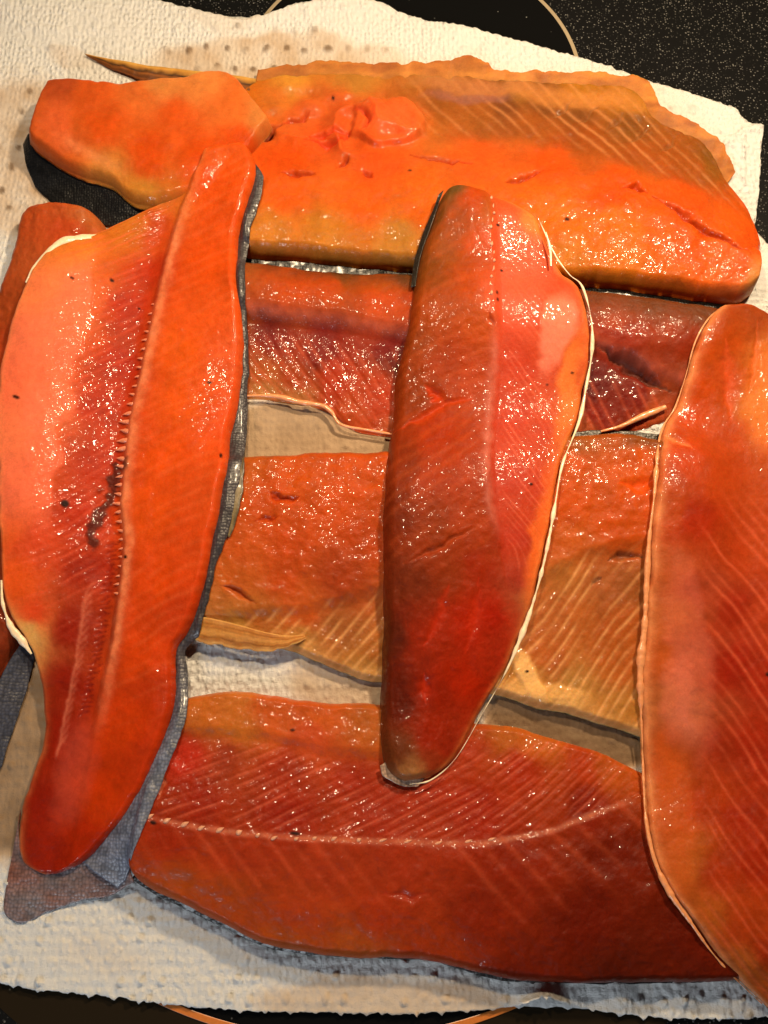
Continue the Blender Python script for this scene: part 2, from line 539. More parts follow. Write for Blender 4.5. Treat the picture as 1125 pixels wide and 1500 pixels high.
def towel_lift(X, Y):
    z = 0.004 * np.exp(-((Y + 5 - 20 * np.sin(X / 90.)) / 45) ** 2) * (0.5 + 0.5 * np.sin(X / 62. + 1.0))
    z = z + 0.012 * np.exp(-((X - 795) / 26) ** 2) * np.exp(-((Y - 1475) / 26) ** 2)
    d, a, L = pdist(X, Y, [(1058, 214), (1085, 196), (1118, 185)])
    z = z + 0.004 * np.exp(-np.abs(d) / 9) * sstep(1030, 1062, X)
    d, a, L = pdist(X, Y, [(1086, 205), (1088, 270)])
    z = z + 0.003 * np.exp(-np.abs(d) / 10) * sstep(190, 215, Y)
    z = z + 0.0020 * np.exp(-((Y - 1452) / 30) ** 2) * np.sin(X / 14.) * sstep(820, 880, X) * sstep(1080, 1040, X)
    return z


TOP = [(-60, -20), (-20, -60), (60, -50), (150, -30), (240, 2), (300, 18), (345, 28), (380, 25), (440, 8), (500, 2), (555, 5), (610, 25), (700, 44), (790, 68), (850, 84), (950, 116), (1050, 147), (1082, 162), (1092, 178), (1117, 190)]
RIGHT = [(1117, 190), (1114, 245), (1109, 310), (1100, 370), (1110, 430), (1150, 470), (1180, 700), (1190, 1100), (1180, 1485)]
BOT = [(-80, 1425), (0, 1440), (60, 1450), (140, 1458), (240, 1470), (300, 1477), (400, 1482), (520, 1484), (620, 1484), (720, 1478), (765, 1468), (795, 1454), (822, 1466), (870, 1480), (950, 1489), (1060, 1493), (1180, 1485)]
LEFT = [(-60, -20), (-75, 300), (-85, 800), (-80, 1425)]
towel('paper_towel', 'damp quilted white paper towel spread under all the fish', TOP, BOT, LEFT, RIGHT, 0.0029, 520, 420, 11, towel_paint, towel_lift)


def shift(pts, dx, dy):
    return [(a + dx, b + dy) for a, b in pts]


def under_paint(X, Y, dot):
    w = 0.5 * sstep(0.0, 0.5, fbm(X / 120, Y / 120, 44, 3))
    return DRY * (1 - w[..., None] * 0.5) + WETC * (w[..., None] * 0.5), w


towel('paper_towel', 'lower paper towel edge peeking out beneath the upper sheet',
      [(-50, -10), (400, 30), (800, 84), (1060, 160), (1112, 200)], [(-80, 1418), (300, 1470), (700, 1472), (1060, 1486), (1180, 1478)],
      [(-50, -10), (-80, 1418)], [(1112, 200), (1104, 300), (1104, 380), (1140, 450), (1180, 1478)], 0.0010, 200, 160, 23, under_paint,
      lambda X, Y: 0 * X, rough=0.0001)


# ------------------------------------------------------------------ fillets
class Fillet:
    pass


GROUP = 'salmon fillets laid out on paper towels'


def fillet(label, rows, T, base, shape, pts, feature=None, edge=(0.006, 0.006), ends=(0.010, 0.010), lump=0.0007,
           jit=3.0, seed=0, tone=1.0, green=1.0, gloss=0.55, skinlift=0.0, tprof=None, zref=0.35):
    rows = np.asarray(rows, float)
    _, L = catmull(rows, 50)
    wid = np.hypot(rows[:, 0] - rows[:, 2], rows[:, 1] - rows[:, 3]).max()
    nu = int(L / 2.0) + 2; ns = int(wid / 2.0) + 12
    R, L = catmull(rows, nu)
    q = np.linspace(0, 1, ns)
    s = 0.72 * q + 0.28 * (0.5 - 0.5 * np.cos(math.pi * q))
    # ragged outline
    jl = jit * fbm(R[:, 0] / 38, R[:, 1] / 38, seed, 4); jr = jit * fbm(R[:, 2] / 38, R[:, 3] / 38, seed + 7, 4)
    d = R[:, 2:] - R[:, :2]; dn = d / (np.linalg.norm(d, axis=1)[:, None] + 1e-6)
    A = R[:, :2] + dn * jl[:, None]; B = R[:, 2:] + dn * jr[:, None]
    S = np.broadcast_to(s[None, :], (nu, ns)); U = np.broadcast_to(np.linspace(0, 1, nu)[:, None], (nu, ns))
    X = A[:, None, 0] * (1 - S) + B[:, None, 0] * S
    Y = A[:, None, 1] * (1 - S) + B[:, None, 1] * S
    wloc = np.hypot(B[:, 0] - A[:, 0], B[:, 1] - A[:, 1])[:, None] * PXM
    dl = S * wloc; dr = (1 - S) * wloc
    # end distances along the fillet
    du0 = U * L * PXM; du1 = (1 - U) * L * PXM

    def prof(dd, w):
        if w <= 0:
            return np.ones_like(dd)
        e = np.clip(dd / w, 0, 1)
        return (1 - (1 - e) ** 1.9) ** (1 / 1.9)
    pe = prof(dl, edge[0]) * prof(dr, edge[1]) * prof(du0, ends[0]) * prof(du1, ends[1])
    tp = np.ones(nu) if tprof is None else np.interp(np.linspace(0, 1, nu), [a for a, b in tprof], [b for a, b in tprof])
    sh = np.interp(s, [a for a, b in shape], [b for a, b in shape])
    sh = np.convolve(np.pad(sh, 5, mode='edge'), np.ones(11) / 11, 'valid')
    h = T * tp[:, None] * sh[None, :]
    # carry to the world
    x, y = P(X, Y, TOWEL_Z + zref * T)
    for _ in range(3):
        x, y = P(X, Y, base(x, y) + zref * T)
    bz = base(x, y)
    # colour from control points
    wx = X + 16 * fbm(X / 45, Y / 45, seed + 20, 4); wy = Y + 16 * fbm(X / 45, Y / 45, seed + 30, 4)
    num = np.zeros((nu, ns, 3)); den = np.zeros((nu, ns))
    for (cx, cy, c) in pts:
        w = 1.0 / (((wx - cx) ** 2 + (wy - cy) ** 2) + 60.0) ** 1.7
        num += w[..., None] * lin(c); den += w
    C = num / den[..., None]
    C = C * (1 + 0.16 * fbm(X / 22, Y / 22, seed + 40, 4))[..., None] * np.array([0.74, 0.73 * green, 0.42]) * tone
    f = Fillet()
    f.X, f.Y, f.U, f.S, f.h, f.C, f.dl, f.dr = X, Y, U, S, h, C, dl, dr
    f.gl = np.full((nu, ns), gloss); f.film = np.full((nu, ns), 0.72); f.seed = seed; f.dh = np.zeros((nu, ns))
    f.dh += lump * fbm(X / 30, Y / 30, seed + 50, 4) * 1.6 + lump * 0.35 * fbm(X / 7, Y / 7, seed + 55, 3)
    if feature:
        feature(f)
    z = bz + np.maximum((f.h + f.dh) * pe, 0.0) + skinlift * (1 - pe)
    f.x, f.y, f.z, f.bz, f.nu, f.ns, f.A, f.B = x, y, z, bz, nu, ns, A, B
    # anchor: an Empty at the base
    loc = (float(x.mean()), float(y.mean()), float(bz.min()))
    f.root = thing('salmon_fillet', label, 'fish fillet', loc, GROUP)
    top = np.stack([x, y, z], -1).reshape(-1, 3)
    nb = 7
    jj = np.linspace(0, ns - 1, nb).astype(int)
    bot = np.stack([x[:, jj], y[:, jj], bz[:, jj] - 0.0004], -1).reshape(-1, 3)
    n = nu * ns
    fs = [grid_faces(nu, ns, 0), grid_faces(nu, nb, n, True)]
    a = np.arange(nu - 1)
    fs.append(np.stack([a * ns, n + a * nb, n + (a + 1) * nb, (a + 1) * ns], 1)[:, ::-1])
    fs.append(np.stack([a * ns + ns - 1, n + a * nb + nb - 1, n + (a + 1) * nb + nb - 1, (a + 1) * ns + ns - 1], 1))
    verts = np.vstack([top, bot])
    f.flesh = mesh_obj('flesh', verts, np.vstack(fs), M_FLESH, f.root,
                       np.vstack([np.clip(f.C, 0, 0.95).reshape(-1, 3), np.clip(f.C, 0, .95)[:, jj].reshape(-1, 3)]),
                       {'gloss': np.concatenate([f.gl.ravel(), f.gl[:, jj].ravel()]), 'film': np.concatenate([f.film.ravel(), f.film[:, jj].ravel()])}, orient=len(fs[0]))
    stamp(x, y, z)
    f.base = base
    return f


def ridges(f, mask, ang, sp, amp, seed=3, warp=8.0, sharp=1.0, tint=None):
    c, s = math.cos(ang), math.sin(ang)
    t = f.X * c + f.Y * s + warp * (1.1 * fbm(f.X / 150, f.Y / 150, f.seed + seed, 2) + 0.10 * fbm(f.X / 20, f.Y / 20, f.seed + seed + 4, 2))
    amp = amp * 0.36
    along = -f.X * s + f.Y * c
    amp_n = 0.55 + 0.9 * np.clip(fbm(t / (sp * 1.3), along / 60, f.seed + seed + 9, 2) + 0.3, 0, 1)
    w = np.sin(t * 2 * math.pi / sp)
    w = np.sign(w) * np.abs(w) ** sharp
    f.dh += mask * amp * w * amp_n
    if tint is not None:
        k = (mask * np.clip(-w, 0, 1) * amp_n * 0.32)[..., None]
        f.C = f.C * (1 - k) + lin(tint) * k


def ribs(f, mask, t, sp, amp, tint, alpha, w=0.16, warp=5.0, seed=5):
    """thin connective lines between the muscle flakes; t = coordinate across the lines in pixels"""
    ph = (t + warp * fbm(f.X / 90, f.Y / 90, f.seed + seed, 2) + 0.8 * fbm(f.X / 9, f.Y / 9, f.seed + seed + 2, 2)) / sp
    i = np.floor(ph); fr = ph - i
    al = np.clip(0.55 + 0.75 * vnoise(i * 1.37, (f.X - f.Y) / 55, f.seed + seed + 3) + 0.35 * fbm(f.X / 16, f.Y / 16, f.seed + seed + 6, 2), 0, 1)
    line = np.exp(-((fr - 0.5) / w) ** 2)
    belly = np.cos((fr - 0.5) * 2 * math.pi)
    f.dh += mask * 1.35 * amp * (0.55 * line - 0.45 * belly) * (0.4 + 0.6 * al)
    k = (mask * line * al * alpha)[..., None]
    f.C = f.C * (1 - k) + lin(tint) * k


def slit(f, pts, wid, depth, c=(140, 24, 8), soft=1.0):
    depth = depth * 1.25; wid = wid * 0.85
    d, a, L = pdist(f.X + 5 * fbm(f.X / 14, f.Y / 14, 81, 3), f.Y + 5 * fbm(f.X / 14, f.Y / 14, 82, 3), pts)
    tp = np.clip(np.minimum(a, L - a) / (0.35 * L + 1e-6), 0.12, 1)
    g = np.exp(-(d / (wid * tp)) ** 2)
    f.dh -= depth * g * tp
    k = (g * 0.6)[..., None]
    f.C = f.C * (1 - k) + lin(c) * k
    f.gl = f.gl * (1 - 0.9 * g)


def seam(f, pts, wid, c, al, fade=30, jag=4.0):
    d, a, L = pdist(f.X + jag * fbm(f.X / 10, f.Y / 10, 91, 3), f.Y, pts)
    k = np.exp(-(d / wid) ** 2) * al * np.clip(a / fade, 0, 1) * np.clip((L - a) / fade, 0, 1)
    k = (k * (0.75 + 0.5 * fbm(f.X / 12, f.Y / 12, 93, 3)))[..., None].clip(0, 1)
    f.C = f.C * (1 - k) + lin(c) * k
    return d, a, L


def fatty_edge(f, dist, wid, c, al):
    k = np.exp(-(dist / wid) ** 2) * al * (0.7 + 0.6 * fbm(f.X / 25, f.Y / 25, f.seed + 66, 3))
    k = np.clip(k, 0, 1)[..., None]
    f.C = f.C * (1 - k) + lin(c) * k


def fleck(f, items):
    for (cx, cy, l, w, ang) in items:
        c, s = math.cos(ang), math.sin(ang)
        a = ((f.X - cx) * c + (f.Y - cy) * s) / l; b = (-(f.X - cx) * s + (f.Y - cy) * c) / w
        m = sstep(1.3, 0.6, np.hypot(a, b))[..., None]
        f.C = f.C * (1 - m) + lin((38, 16, 12)) * m
        f.dh += 0.00015 * m[..., 0]
        f.gl = f.gl * (1 - m[..., 0])


def patch(f, cx, cy, rx, ry, c, al=1.0, rot=0.0, soft=0.5, gl=None, dh=0.0):
    m = blob(f.X, f.Y, cx, cy, rx, ry, rot, soft, f.seed) * al
    f.C = f.C * (1 - m[..., None]) + lin(c) * m[..., None]
    f.dh += dh * m
    if gl is not None:
        f.gl = f.gl * (1 - m) + gl * m
        f.film = f.film * (1 - m) + 0.35 * m


def skin(f, rows, dz=0.0002, th=0.0016, tone=(44, 42, 48), curl=0.0, seed=0, name='skin', jag=2.0, zn=0.0006, mat=None, sheen=None, over=None):
    """thin strip of skin under / beside the flesh; rows: inner x,y, outer x,y, height of inner, height of outer (mm)"""
    rows = np.asarray(rows, float)
    _, L = catmull(rows, 40)
    wid = np.hypot(rows[:, 0] - rows[:, 2], rows[:, 1] - rows[:, 3]).max()
    nu = int(L / 2.5) + 2; ns = max(10, int(wid / 2.5))
    R, L = catmull(rows, nu)
    S = np.linspace(0, 1, ns)[None, :] + np.zeros((nu, 1)); U = np.linspace(0, 1, nu)[:, None] + np.zeros((1, ns))
    jr = jag * fbm(R[:, 2] / 16, R[:, 3] / 16, seed + 5, 4)
    d = R[:, 2:4] - R[:, :2]; dn = d / (np.linalg.norm(d, axis=1)[:, None] + 1e-6)
    B = R[:, 2:4] + dn * jr[:, None]
    X = R[:, None, 0] * (1 - S) + B[:, None, 0] * S; Y = R[:, None, 1] * (1 - S) + B[:, None, 1] * S
    hz = (R[:, 4][:, None] * (1 - S) + R[:, 5][:, None] * S) * 0.001
    x, y = P(X, Y, TOWEL_Z + hz)
    for _ in range(3):
        x, y = P(X, Y, f.base(x, y) + hz)
    zb = f.base(x, y) + hz
    if over is not None:
        zb = np.maximum(zb, over(x, y) + 0.0012)
    z = zb + dz + zn * fbm(X / 22, Y / 22, seed + 3, 3) + curl * np.sin(math.pi * S)
    C = lin(tone) * (1 + 0.35 * fbm(X / 30, Y / 30, seed + 8, 3))[..., None]
    if sheen is not None:
        C = sheen(X, Y, S, U, C)
    taper = np.clip(np.minimum(np.minimum(S, 1 - S) * ns, np.minimum(U, 1 - U) * nu) / 2.0, 0, 1)
    top = np.stack([x, y, z], -1).reshape(-1, 3)
    bot = np.stack([x, y, z - th * (0.25 + 0.75 * taper)], -1).reshape(-1, 3)
    n = nu * ns
    fs = [grid_faces(nu, ns, 0), grid_faces(nu, ns, n, True)]
    rim = np.concatenate([np.arange(ns), np.arange(1, nu) * ns + ns - 1, (nu - 1) * ns + np.arange(ns - 2, -1, -1), np.arange(nu - 2, 0, -1) * ns])
    r2 = np.roll(rim, -1)
    fs.append(np.stack([rim, r2, r2 + n, rim + n], 1))
    c3 = C.reshape(-1, 3)
    o = mesh_obj(name, np.vstack([top, bot]), np.vstack(fs), mat or M_SKIN, f.root, np.vstack([c3, c3]), orient=len(fs[0]))
    stamp(x, y, z)
    return o


def tube(f, name, pts, rad, mat, z_mm, n=None, seg=10, flat_=0.7, seed=0, wob=0.35):
    """tapering strand along traced points; rad in px"""
    p = np.asarray([(a[0], a[1]) for a in pts], float)
    _, L = catmull(p, 20)
    n = n or int(L / 3) + 2
    c, L = catmull(p, n)
    t = np.linspace(0, 1, n)
    rr = np.interp(t, np.linspace(0, 1, len(rad)), rad) * PXM
    rr = rr * np.clip(1 + 1.6 * wob * fbm(t * L / 26, t * 0 + seed, 33 + seed, 4), 0.12, 2)
    zz = np.interp(t, np.linspace(0, 1, len(z_mm)), z_mm) * 0.001
    x, y = P(c[:, 0], c[:, 1], TOWEL_Z + zz)
    for _ in range(3):
        x, y = P(c[:, 0], c[:, 1], f.base(x, y) + zz)
    z = f.base(x, y) + zz
    tx = np.gradient(x); ty = np.gradient(y); ln = np.hypot(tx, ty); nx, ny = -ty / ln, tx / ln
    a = np.linspace(0, 2 * math.pi, seg, endpoint=False)
    vs = np.stack([x[:, None] + nx[:, None] * rr[:, None] * np.cos(a), y[:, None] + ny[:, None] * rr[:, None] * np.cos(a),
                   z[:, None] + rr[:, None] * flat_ * np.sin(a)], -1).reshape(-1, 3)
    fs = []
    i = np.arange(n - 1)
    for k in range(seg):
        k2 = (k + 1) % seg
        fs.append(np.stack([i * seg + k, i * seg + k2, (i + 1) * seg + k2, (i + 1) * seg + k], 1))
    return mesh_obj(name, vs, np.vstack(fs), mat, f.root)


def height_at(f, px, py):
    k = np.argmin((f.X - px) ** 2 + (f.Y - py) ** 2)
    return float(f.x.ravel()[k]), float(f.y.ravel()[k]), float(f.z.ravel()[k])


_drop = {}


def drop_mesh(mat):
    if mat.name in _drop:
        return _drop[mat.name]
    me = bpy.data.meshes.new('pin_bone')
    vs = []; fs = []
    prof = [(-1, 0.0), (-0.8, 0.55), (-0.3, 0.9), (0.3, 0.75), (0.75, 0.35), (1.15, 0.0)]
    seg = 8
    for (a, r) in prof:
        for k in range(seg):
            t = 2 * math.pi * k / seg
            vs.append((a, r * math.cos(t) * 0.62, r * math.sin(t) * 0.55))
    for i in range(len(prof) - 1):
        for k in range(seg):
            k2 = (k + 1) % seg
            fs.append((i * seg + k, (i + 1) * seg + k, (i + 1) * seg + k2, i * seg + k2))
    me.from_pydata(vs, [], fs); me.materials.append(mat)
    for p in me.polygons:
        p.use_smooth = True
    _drop[mat.name] = me
    return me


def bones(f, items, mat=None, name='pin_bone'):
    me = drop_mesh(mat or M_BONE)
    for (px, py, ln, wd, ang) in items:
        x, y, z = height_at(f, px, py)
        o = bpy.data.objects.new(name, me)
        SC.collection.objects.link(o)
        o.parent = f.root
        r = f.root.location
        o.location = (x - r.x, y - r.y, z - r.z + wd * PXM * 0.12)
        o.rotation_euler = (0, 0, ang)
        o.scale = (ln * PXM, wd * PXM, wd * PXM)


def fin(f, rows, tones, seed=0, th=0.0012, nray=9, name='fin', over=None, mat=None, jag=2.0):
    mat = mat or M_FIN
    """fan of rays; rows: edge a x,y, edge b x,y, height a, height b (mm)"""
    def sheen(X, Y, S, U, C):
        ray = 0.5 + 0.5 * np.sin(S * nray * 2 * math.pi + 1.2 * fbm(X / 25, Y / 25, seed, 3))
        t = np.clip(S + 0.15 * fbm(X / 14, Y / 14, seed + 1, 3), 0, 1)
        cc = np.stack([np.interp(t, np.linspace(0, 1, len(tones)), [lin(q)[k] for q in tones]) for k in range(3)], -1)
        return cc * (0.78 + 0.3 * ray)[..., None]
    return skin(f, rows, th=th, name=name, mat=mat, sheen=sheen, seed=seed, over=over, jag=jag)


# palette (surface colours)
OR = (226, 84, 26); OR2 = (228, 104, 44); OY = (222, 122, 48); PK = (236, 108, 78); PK2 = (240, 132, 104)
RD = (190, 48, 26); DR = (150, 30, 20); RB = (168, 52, 28); TN = (206, 142, 84); TN2 = (190, 118, 66); BRN = (140, 78, 38)
PL = (226, 164, 118); WH = (238, 214, 184); OLV = (120, 88, 48)

# ================================================================== lower layer
# --- wide fillet across the top
A_rows = [(352, 118, 350, 372), (385, 106, 380, 378), (450, 98, 430, 381), (550, 98, 520, 388), (640, 99, 610, 396), (720, 106, 690, 402), (800, 110, 770, 408),
          (870, 114, 840, 414), (932, 122, 890, 418), (962, 164, 930, 422), (1005, 182, 970, 428), (1045, 212, 1010, 434), (1068, 258, 1050, 438), (1098, 296, 1082, 441), (1120, 350, 1104, 428)]


def A_feat(f):
    X, Y = f.X, f.Y
    sp = [(360, 225), (480, 226), (600, 222), (760, 212), (900, 255), (1000, 285), (1100, 330)]
    d, a, L = pdist(X, Y, sp)
    belly = sstep(-4, 18, d)
    ribs(f, belly * sstep(540, 660, X) * sstep(0, 30, d), X - 0.95 * Y, 21, 0.00042, (226, 150, 92), .45)
    f.dh -= 0.0015 * sstep(30, 70, d)
    # torn, lumpy ribs on the left
    m = blob(X, Y, 490, 180, 115, 55, 0.05, 0.25, 3)
    f.dh += m * (0.0085 * (0.35 - np.abs(fbm(X / 58, Y / 44, 5, 2))) + 0.0005)
    m2 = blob(X, Y, 570, 185, 50, 36, 0, 0.3, 5)
    f.dh += blob(X, Y, 570, 182, 50, 36, 0, 0.10, 5) * 0.0045
    patch(f, 575, 185, 46, 34, (232, 92, 44), .7)
    slit(f, [(372, 214), (396, 196), (412, 182)], 11, 0.007, (120, 18, 10))
    slit(f, [(412, 182), (440, 172), (455, 158)], 5, 0.003, (170, 44, 20))
    slit(f, [(440, 214), (470, 200), (520, 196)], 6, 0.003, (186, 44, 20))
    slit(f, [(520, 160), (540, 178), (530, 200)], 5, 0.003, (186, 50, 22))
    slit(f, [(500, 185), (510, 200), (490, 215), (450, 214)], 5, 0.0025, (190, 46, 22))
    slit(f, [(495, 262), (512, 240)], 4, 0.003)
    slit(f, [(530, 262), (550, 278)], 4, 0.002)
    slit(f, [(410, 268), (440, 274), (470, 270)], 5, 0.0025)
    slit(f, [(600, 240), (650, 246), (690, 252)], 4, 0.0018)
    slit(f, [(735, 284), (770, 270), (790, 262)], 5, 0.0025)
    slit(f, [(905, 292), (925, 286), (945, 296)], 5, 0.003)
    slit(f, [(950, 302), (985, 320), (1020, 352), (1090, 385)], 6, 0.0034)
    patch(f, 700, 120, 90, 14, (184, 116, 70), .7, 0.08)
    patch(f, 690, 140, 60, 9, (150, 96, 84), .6, 0.05)
    patch(f, 850, 140, 90, 16, (205, 130, 62), .6, 0.1)
    for k, (x0, y0) in enumerate([(805, 175), (845, 182), (885, 192), (925, 208), (965, 222)]):
        slit(f, [(x0, y0), (x0 + 20, y0 - 16), (x0 + 34, y0 - 34)], 3, 0.0012, (140, 84, 44))
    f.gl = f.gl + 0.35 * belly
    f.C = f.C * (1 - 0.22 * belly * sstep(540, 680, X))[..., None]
    fleck(f, [(488, 140, 3, 2, 1), (600, 265, 3, 2, 0), (825, 338, 4, 3, 0.3)])


A_pts = [(360, 115, OY), (420, 104, (222, 150, 74)), (520, 104, (196, 130, 70)), (640, 105, (186, 122, 66)), (760, 120, (184, 120, 64)), (860, 124, (212, 134, 54)), (930, 135, (206, 132, 60)),
         (400, 135, (216, 120, 62)), (440, 170, (226, 104, 58)), (500, 165, (230, 100, 56)), (470, 205, (228, 92, 48)), (560, 190, (232, 92, 44)), (620, 175, (206, 112, 56)), (700, 170, (186, 104, 56)), (780, 185, (184, 98, 50)), (860, 205, (182, 90, 42)),
         (940, 220, (186, 92, 44)), (1010, 245, (190, 96, 44)), (1040, 230, (156, 96, 44)), (740, 148, (150, 84, 56)), (800, 150, (146, 84, 50)), (850, 165, (150, 86, 48)), (930, 185, (150, 88, 44)), (640, 145, (178, 100, 54)),
         (420, 245, OR), (560, 250, (234, 90, 40)), (700, 235, (234, 96, 42)), (800, 250, (232, 88, 30)), (900, 300, (232, 84, 24)), (1000, 300, (230, 84, 26)), (1080, 320, (230, 96, 30)), (1100, 360, (234, 88, 26)),
         (420, 310, (232, 98, 34)), (540, 310, (234, 100, 34)), (620, 320, (230, 104, 34)), (800, 330, (236, 112, 34)), (900, 350, (236, 112, 30)), (1000, 390, (234, 92, 24)), (1080, 410, (232, 96, 40)),
         (400, 355, (214, 132, 62)), (480, 360, (206, 128, 56)), (580, 370, (196, 128, 60)), (640, 380, (190, 120, 56)), (820, 400, (214, 124, 42)), (900, 410, (216, 116, 36)), (980, 420, (218, 104, 34)), (1100, 425, (232, 150, 100))]
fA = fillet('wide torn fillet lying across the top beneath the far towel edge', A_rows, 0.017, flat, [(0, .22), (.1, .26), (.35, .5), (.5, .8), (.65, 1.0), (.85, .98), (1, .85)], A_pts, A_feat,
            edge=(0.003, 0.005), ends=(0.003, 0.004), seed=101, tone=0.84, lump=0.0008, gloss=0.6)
skin(fA, [(350, 360, 352, 390, 4, 1), (400, 366, 402, 404, 4, 1), (480, 372, 478, 408, 4, 1), (560, 378, 556, 412, 4, 1), (640, 384, 640, 416, 4, 1), (760, 392, 760, 424, 2, 1), (860, 400, 860, 434, 2, 1), (940, 406, 940, 444, 2, 1), (1010, 416, 1012, 452, 2, 1), (1060, 426, 1062, 452, 2, 1), (1082, 430, 1080, 446, 2, 2)], tone=(18, 17, 16), seed=3)  # dark skin, drawn wider to stand in for shade in the gap below
fin(fA, [(124, 79, 127, 82, 1, 1), (146, 84, 152, 96, 3, 1), (175, 89, 184, 109, 4, 2), (215, 96, 220, 119, 5, 3), (262, 101, 262, 124, 5, 4), (320, 108, 318, 130, 4, 3), (380, 116, 380, 140, 2, 1)],
    [(206, 158, 76), (182, 126, 50), (52, 30, 14), (140, 82, 32), (84, 46, 18), (140, 78, 30)], seed=12, nray=4)


def flap_tone(X, Y, S, U, C):
    t = np.clip(0.5 + 0.9 * fbm(X / 40, Y / 14, 91, 4), 0, 1)[..., None]
    c = lin((184, 118, 54)) * t + lin((140, 82, 40)) * (1 - t)
    return c * (1 + 0.2 * fbm(X / 25, Y / 20, 95, 3))[..., None]


skin(fA, [(372, 132, 378, 102, 0.6, 4), (440, 126, 450, 93, 0.6, 4), (540, 126, 548, 92, 0.6, 4), (620, 128, 630, 92, 0.6, 4.5), (670, 128, 684, 84, 0.6, 5), (700, 128, 712, 88, 0.6, 5), (726, 130, 732, 104, 0.6, 4), (800, 136, 806, 104, 0.6, 4), (880, 146, 890, 108, 0.6, 4), (930, 164, 948, 118, 0.6, 4), (955, 190, 972, 158, 0.6, 4), (1000, 209, 1015, 178, 0.6, 4), (1040, 239, 1056, 208, 0.6, 4), (1062, 274, 1076, 254, 0.6, 4)],
     name='belly_flap', mat=M_FLESH, sheen=flap_tone, jag=6.0, zn=0.0001, seed=141, th=0.0014)

# --- short thick piece at the upper left
H_rows = [(70, 124, 40, 204), (84, 120, 58, 224), (120, 121, 105, 252), (180, 125, 160, 272), (240, 118, 205, 300), (295, 110, 262, 296), (335, 110, 320, 268), (366, 140, 358, 232), (398, 180, 392, 192)]


def H_feat(f):
    seam(f, [(80, 205), (130, 235), (190, 262)], 8, (222, 140, 92), .5)
    patch(f, 90, 195, 22, 30, (206, 92, 50), .5)
    f.dh += 0.0008 * fbm(f.X / 40, f.Y / 25, 15, 3)


H_pts = [(85, 130, (196, 84, 52)), (60, 180, (214, 96, 54)), (140, 150, (226, 96, 46)), (200, 140, (230, 116, 66)), (300, 125, (234, 140, 90)), (250, 125, (228, 140, 92)), (160, 200, (228, 90, 34)), (260, 180, (230, 94, 40)), (340, 160, (232, 116, 62)), (380, 180, (230, 140, 90)),
         (110, 215, (222, 100, 52)), (220, 240, (222, 82, 24)), (300, 240, OR), (170, 258, (216, 138, 78)), (210, 285, (212, 138, 70)), (350, 220, OR)]
fH = fillet('short thick fillet end lying at the upper left over the wide one', H_rows, 0.012, sampler(np.maximum(blur(HM, 5), TOWEL_Z + 0.009)), [(0, .75), (.3, 1), (.7, 1), (1, .8)], H_pts, H_feat, edge=(0.003, 0.005), ends=(0.004, 0.0035), seed=131, tone=0.85, lump=0.0007, gloss=0.45)
fH.base = flat
skin(fH, [(42, 196, 33, 212, 9, 3), (62, 216, 42, 250, 9, 2), (105, 244, 62, 285, 9, 1), (160, 264, 104, 310, 9, 1), (205, 292, 152, 330, 9, 1), (262, 290, 205, 340, 9, 1)], tone=(18, 19, 22), seed=33)

# --- fillet in the second row
B_rows = [(340, 384, 335, 578), (362, 384, 365, 579), (430, 394, 420, 584), (500, 400, 475, 596), (560, 402, 520, 624), (610, 404, 575, 634), (680, 412, 660, 640), (760, 418, 750, 638), (850, 424, 840, 632), (930, 434, 900, 630), (1000, 444, 950, 622), (1050, 452, 1000, 600), (1080, 470, 1040, 580)]


def B_feat(f):
    X, Y = f.X, f.Y
    sp = [(340, 452), (420, 462), (500, 472), (600, 492), (720, 500), (860, 500), (960, 540), (1040, 570)]
    d, a, L = pdist(X, Y, sp)
    dn = -d
    f.h = f.h * 1.0 - 0.0055 * sstep(-6, 20, dn)
    patch(f, 470, 505, 150, 26, (150, 40, 36), .35, 0.05)
    mask = sstep(20, 50, dn)
    ribs(f, mask, X - 0.55 * dn - 0.002 * dn * dn, 21, 0.00045, (206, 92, 60), .4)
    seam(f, shift(sp, 0, 4), 7, (206, 104, 76), .5)
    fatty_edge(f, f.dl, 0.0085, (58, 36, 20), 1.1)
    slit(f, [(868, 512), (900, 526), (945, 552), (985, 575)], 9, 0.004, (44, 34, 30))
    patch(f, 960, 452, 130, 34, (96, 50, 26), .75, 0.1)
    f.gl = f.gl * (1 - 0.5 * sstep(820, 880, X) * sstep(520, 480, Y))
    f.gl = (f.gl + 0.3 * mask) * (1 - 0.85 * np.exp(-((dn - 6) / 14) ** 2))


B_pts = [(365, 395, (204, 110, 66)), (400, 410, (216, 92, 42)), (480, 425, (222, 86, 28)), (560, 420, (200, 90, 34)), (600, 410, (130, 70, 34)), (500, 404, (150, 84, 40)), (430, 440, (226, 88, 30)), (560, 460, (226, 86, 30)), (620, 450, (206, 70, 24)),
         (400, 495, (120, 30, 28)), (480, 510, (114, 24, 20)), (570, 515, (110, 20, 16)), (380, 545, (206, 102, 56)), (430, 550, (196, 74, 36)), (490, 560, (204, 60, 30)), (560, 590, (214, 66, 30)), (380, 572, (220, 150, 112)), (430, 585, (220, 140, 100)), (520, 615, (224, 92, 54)), (570, 628, (214, 96, 60)),
         (870, 440, (150, 62, 26)), (950, 445, (120, 62, 30)), (1010, 460, (110, 60, 34)), (900, 470, (206, 74, 28)), (980, 490, (190, 66, 28)), (900, 500, (176, 50, 36)), (990, 520, (170, 54, 30)), (1000, 560, (150, 60, 36)),
         (870, 560, (120, 26, 32)), (930, 580, (142, 34, 32)), (880, 605, (160, 40, 36)), (860, 625, (200, 96, 70)), (960, 600, (200, 90, 60)), (740, 560, (140, 34, 28))]
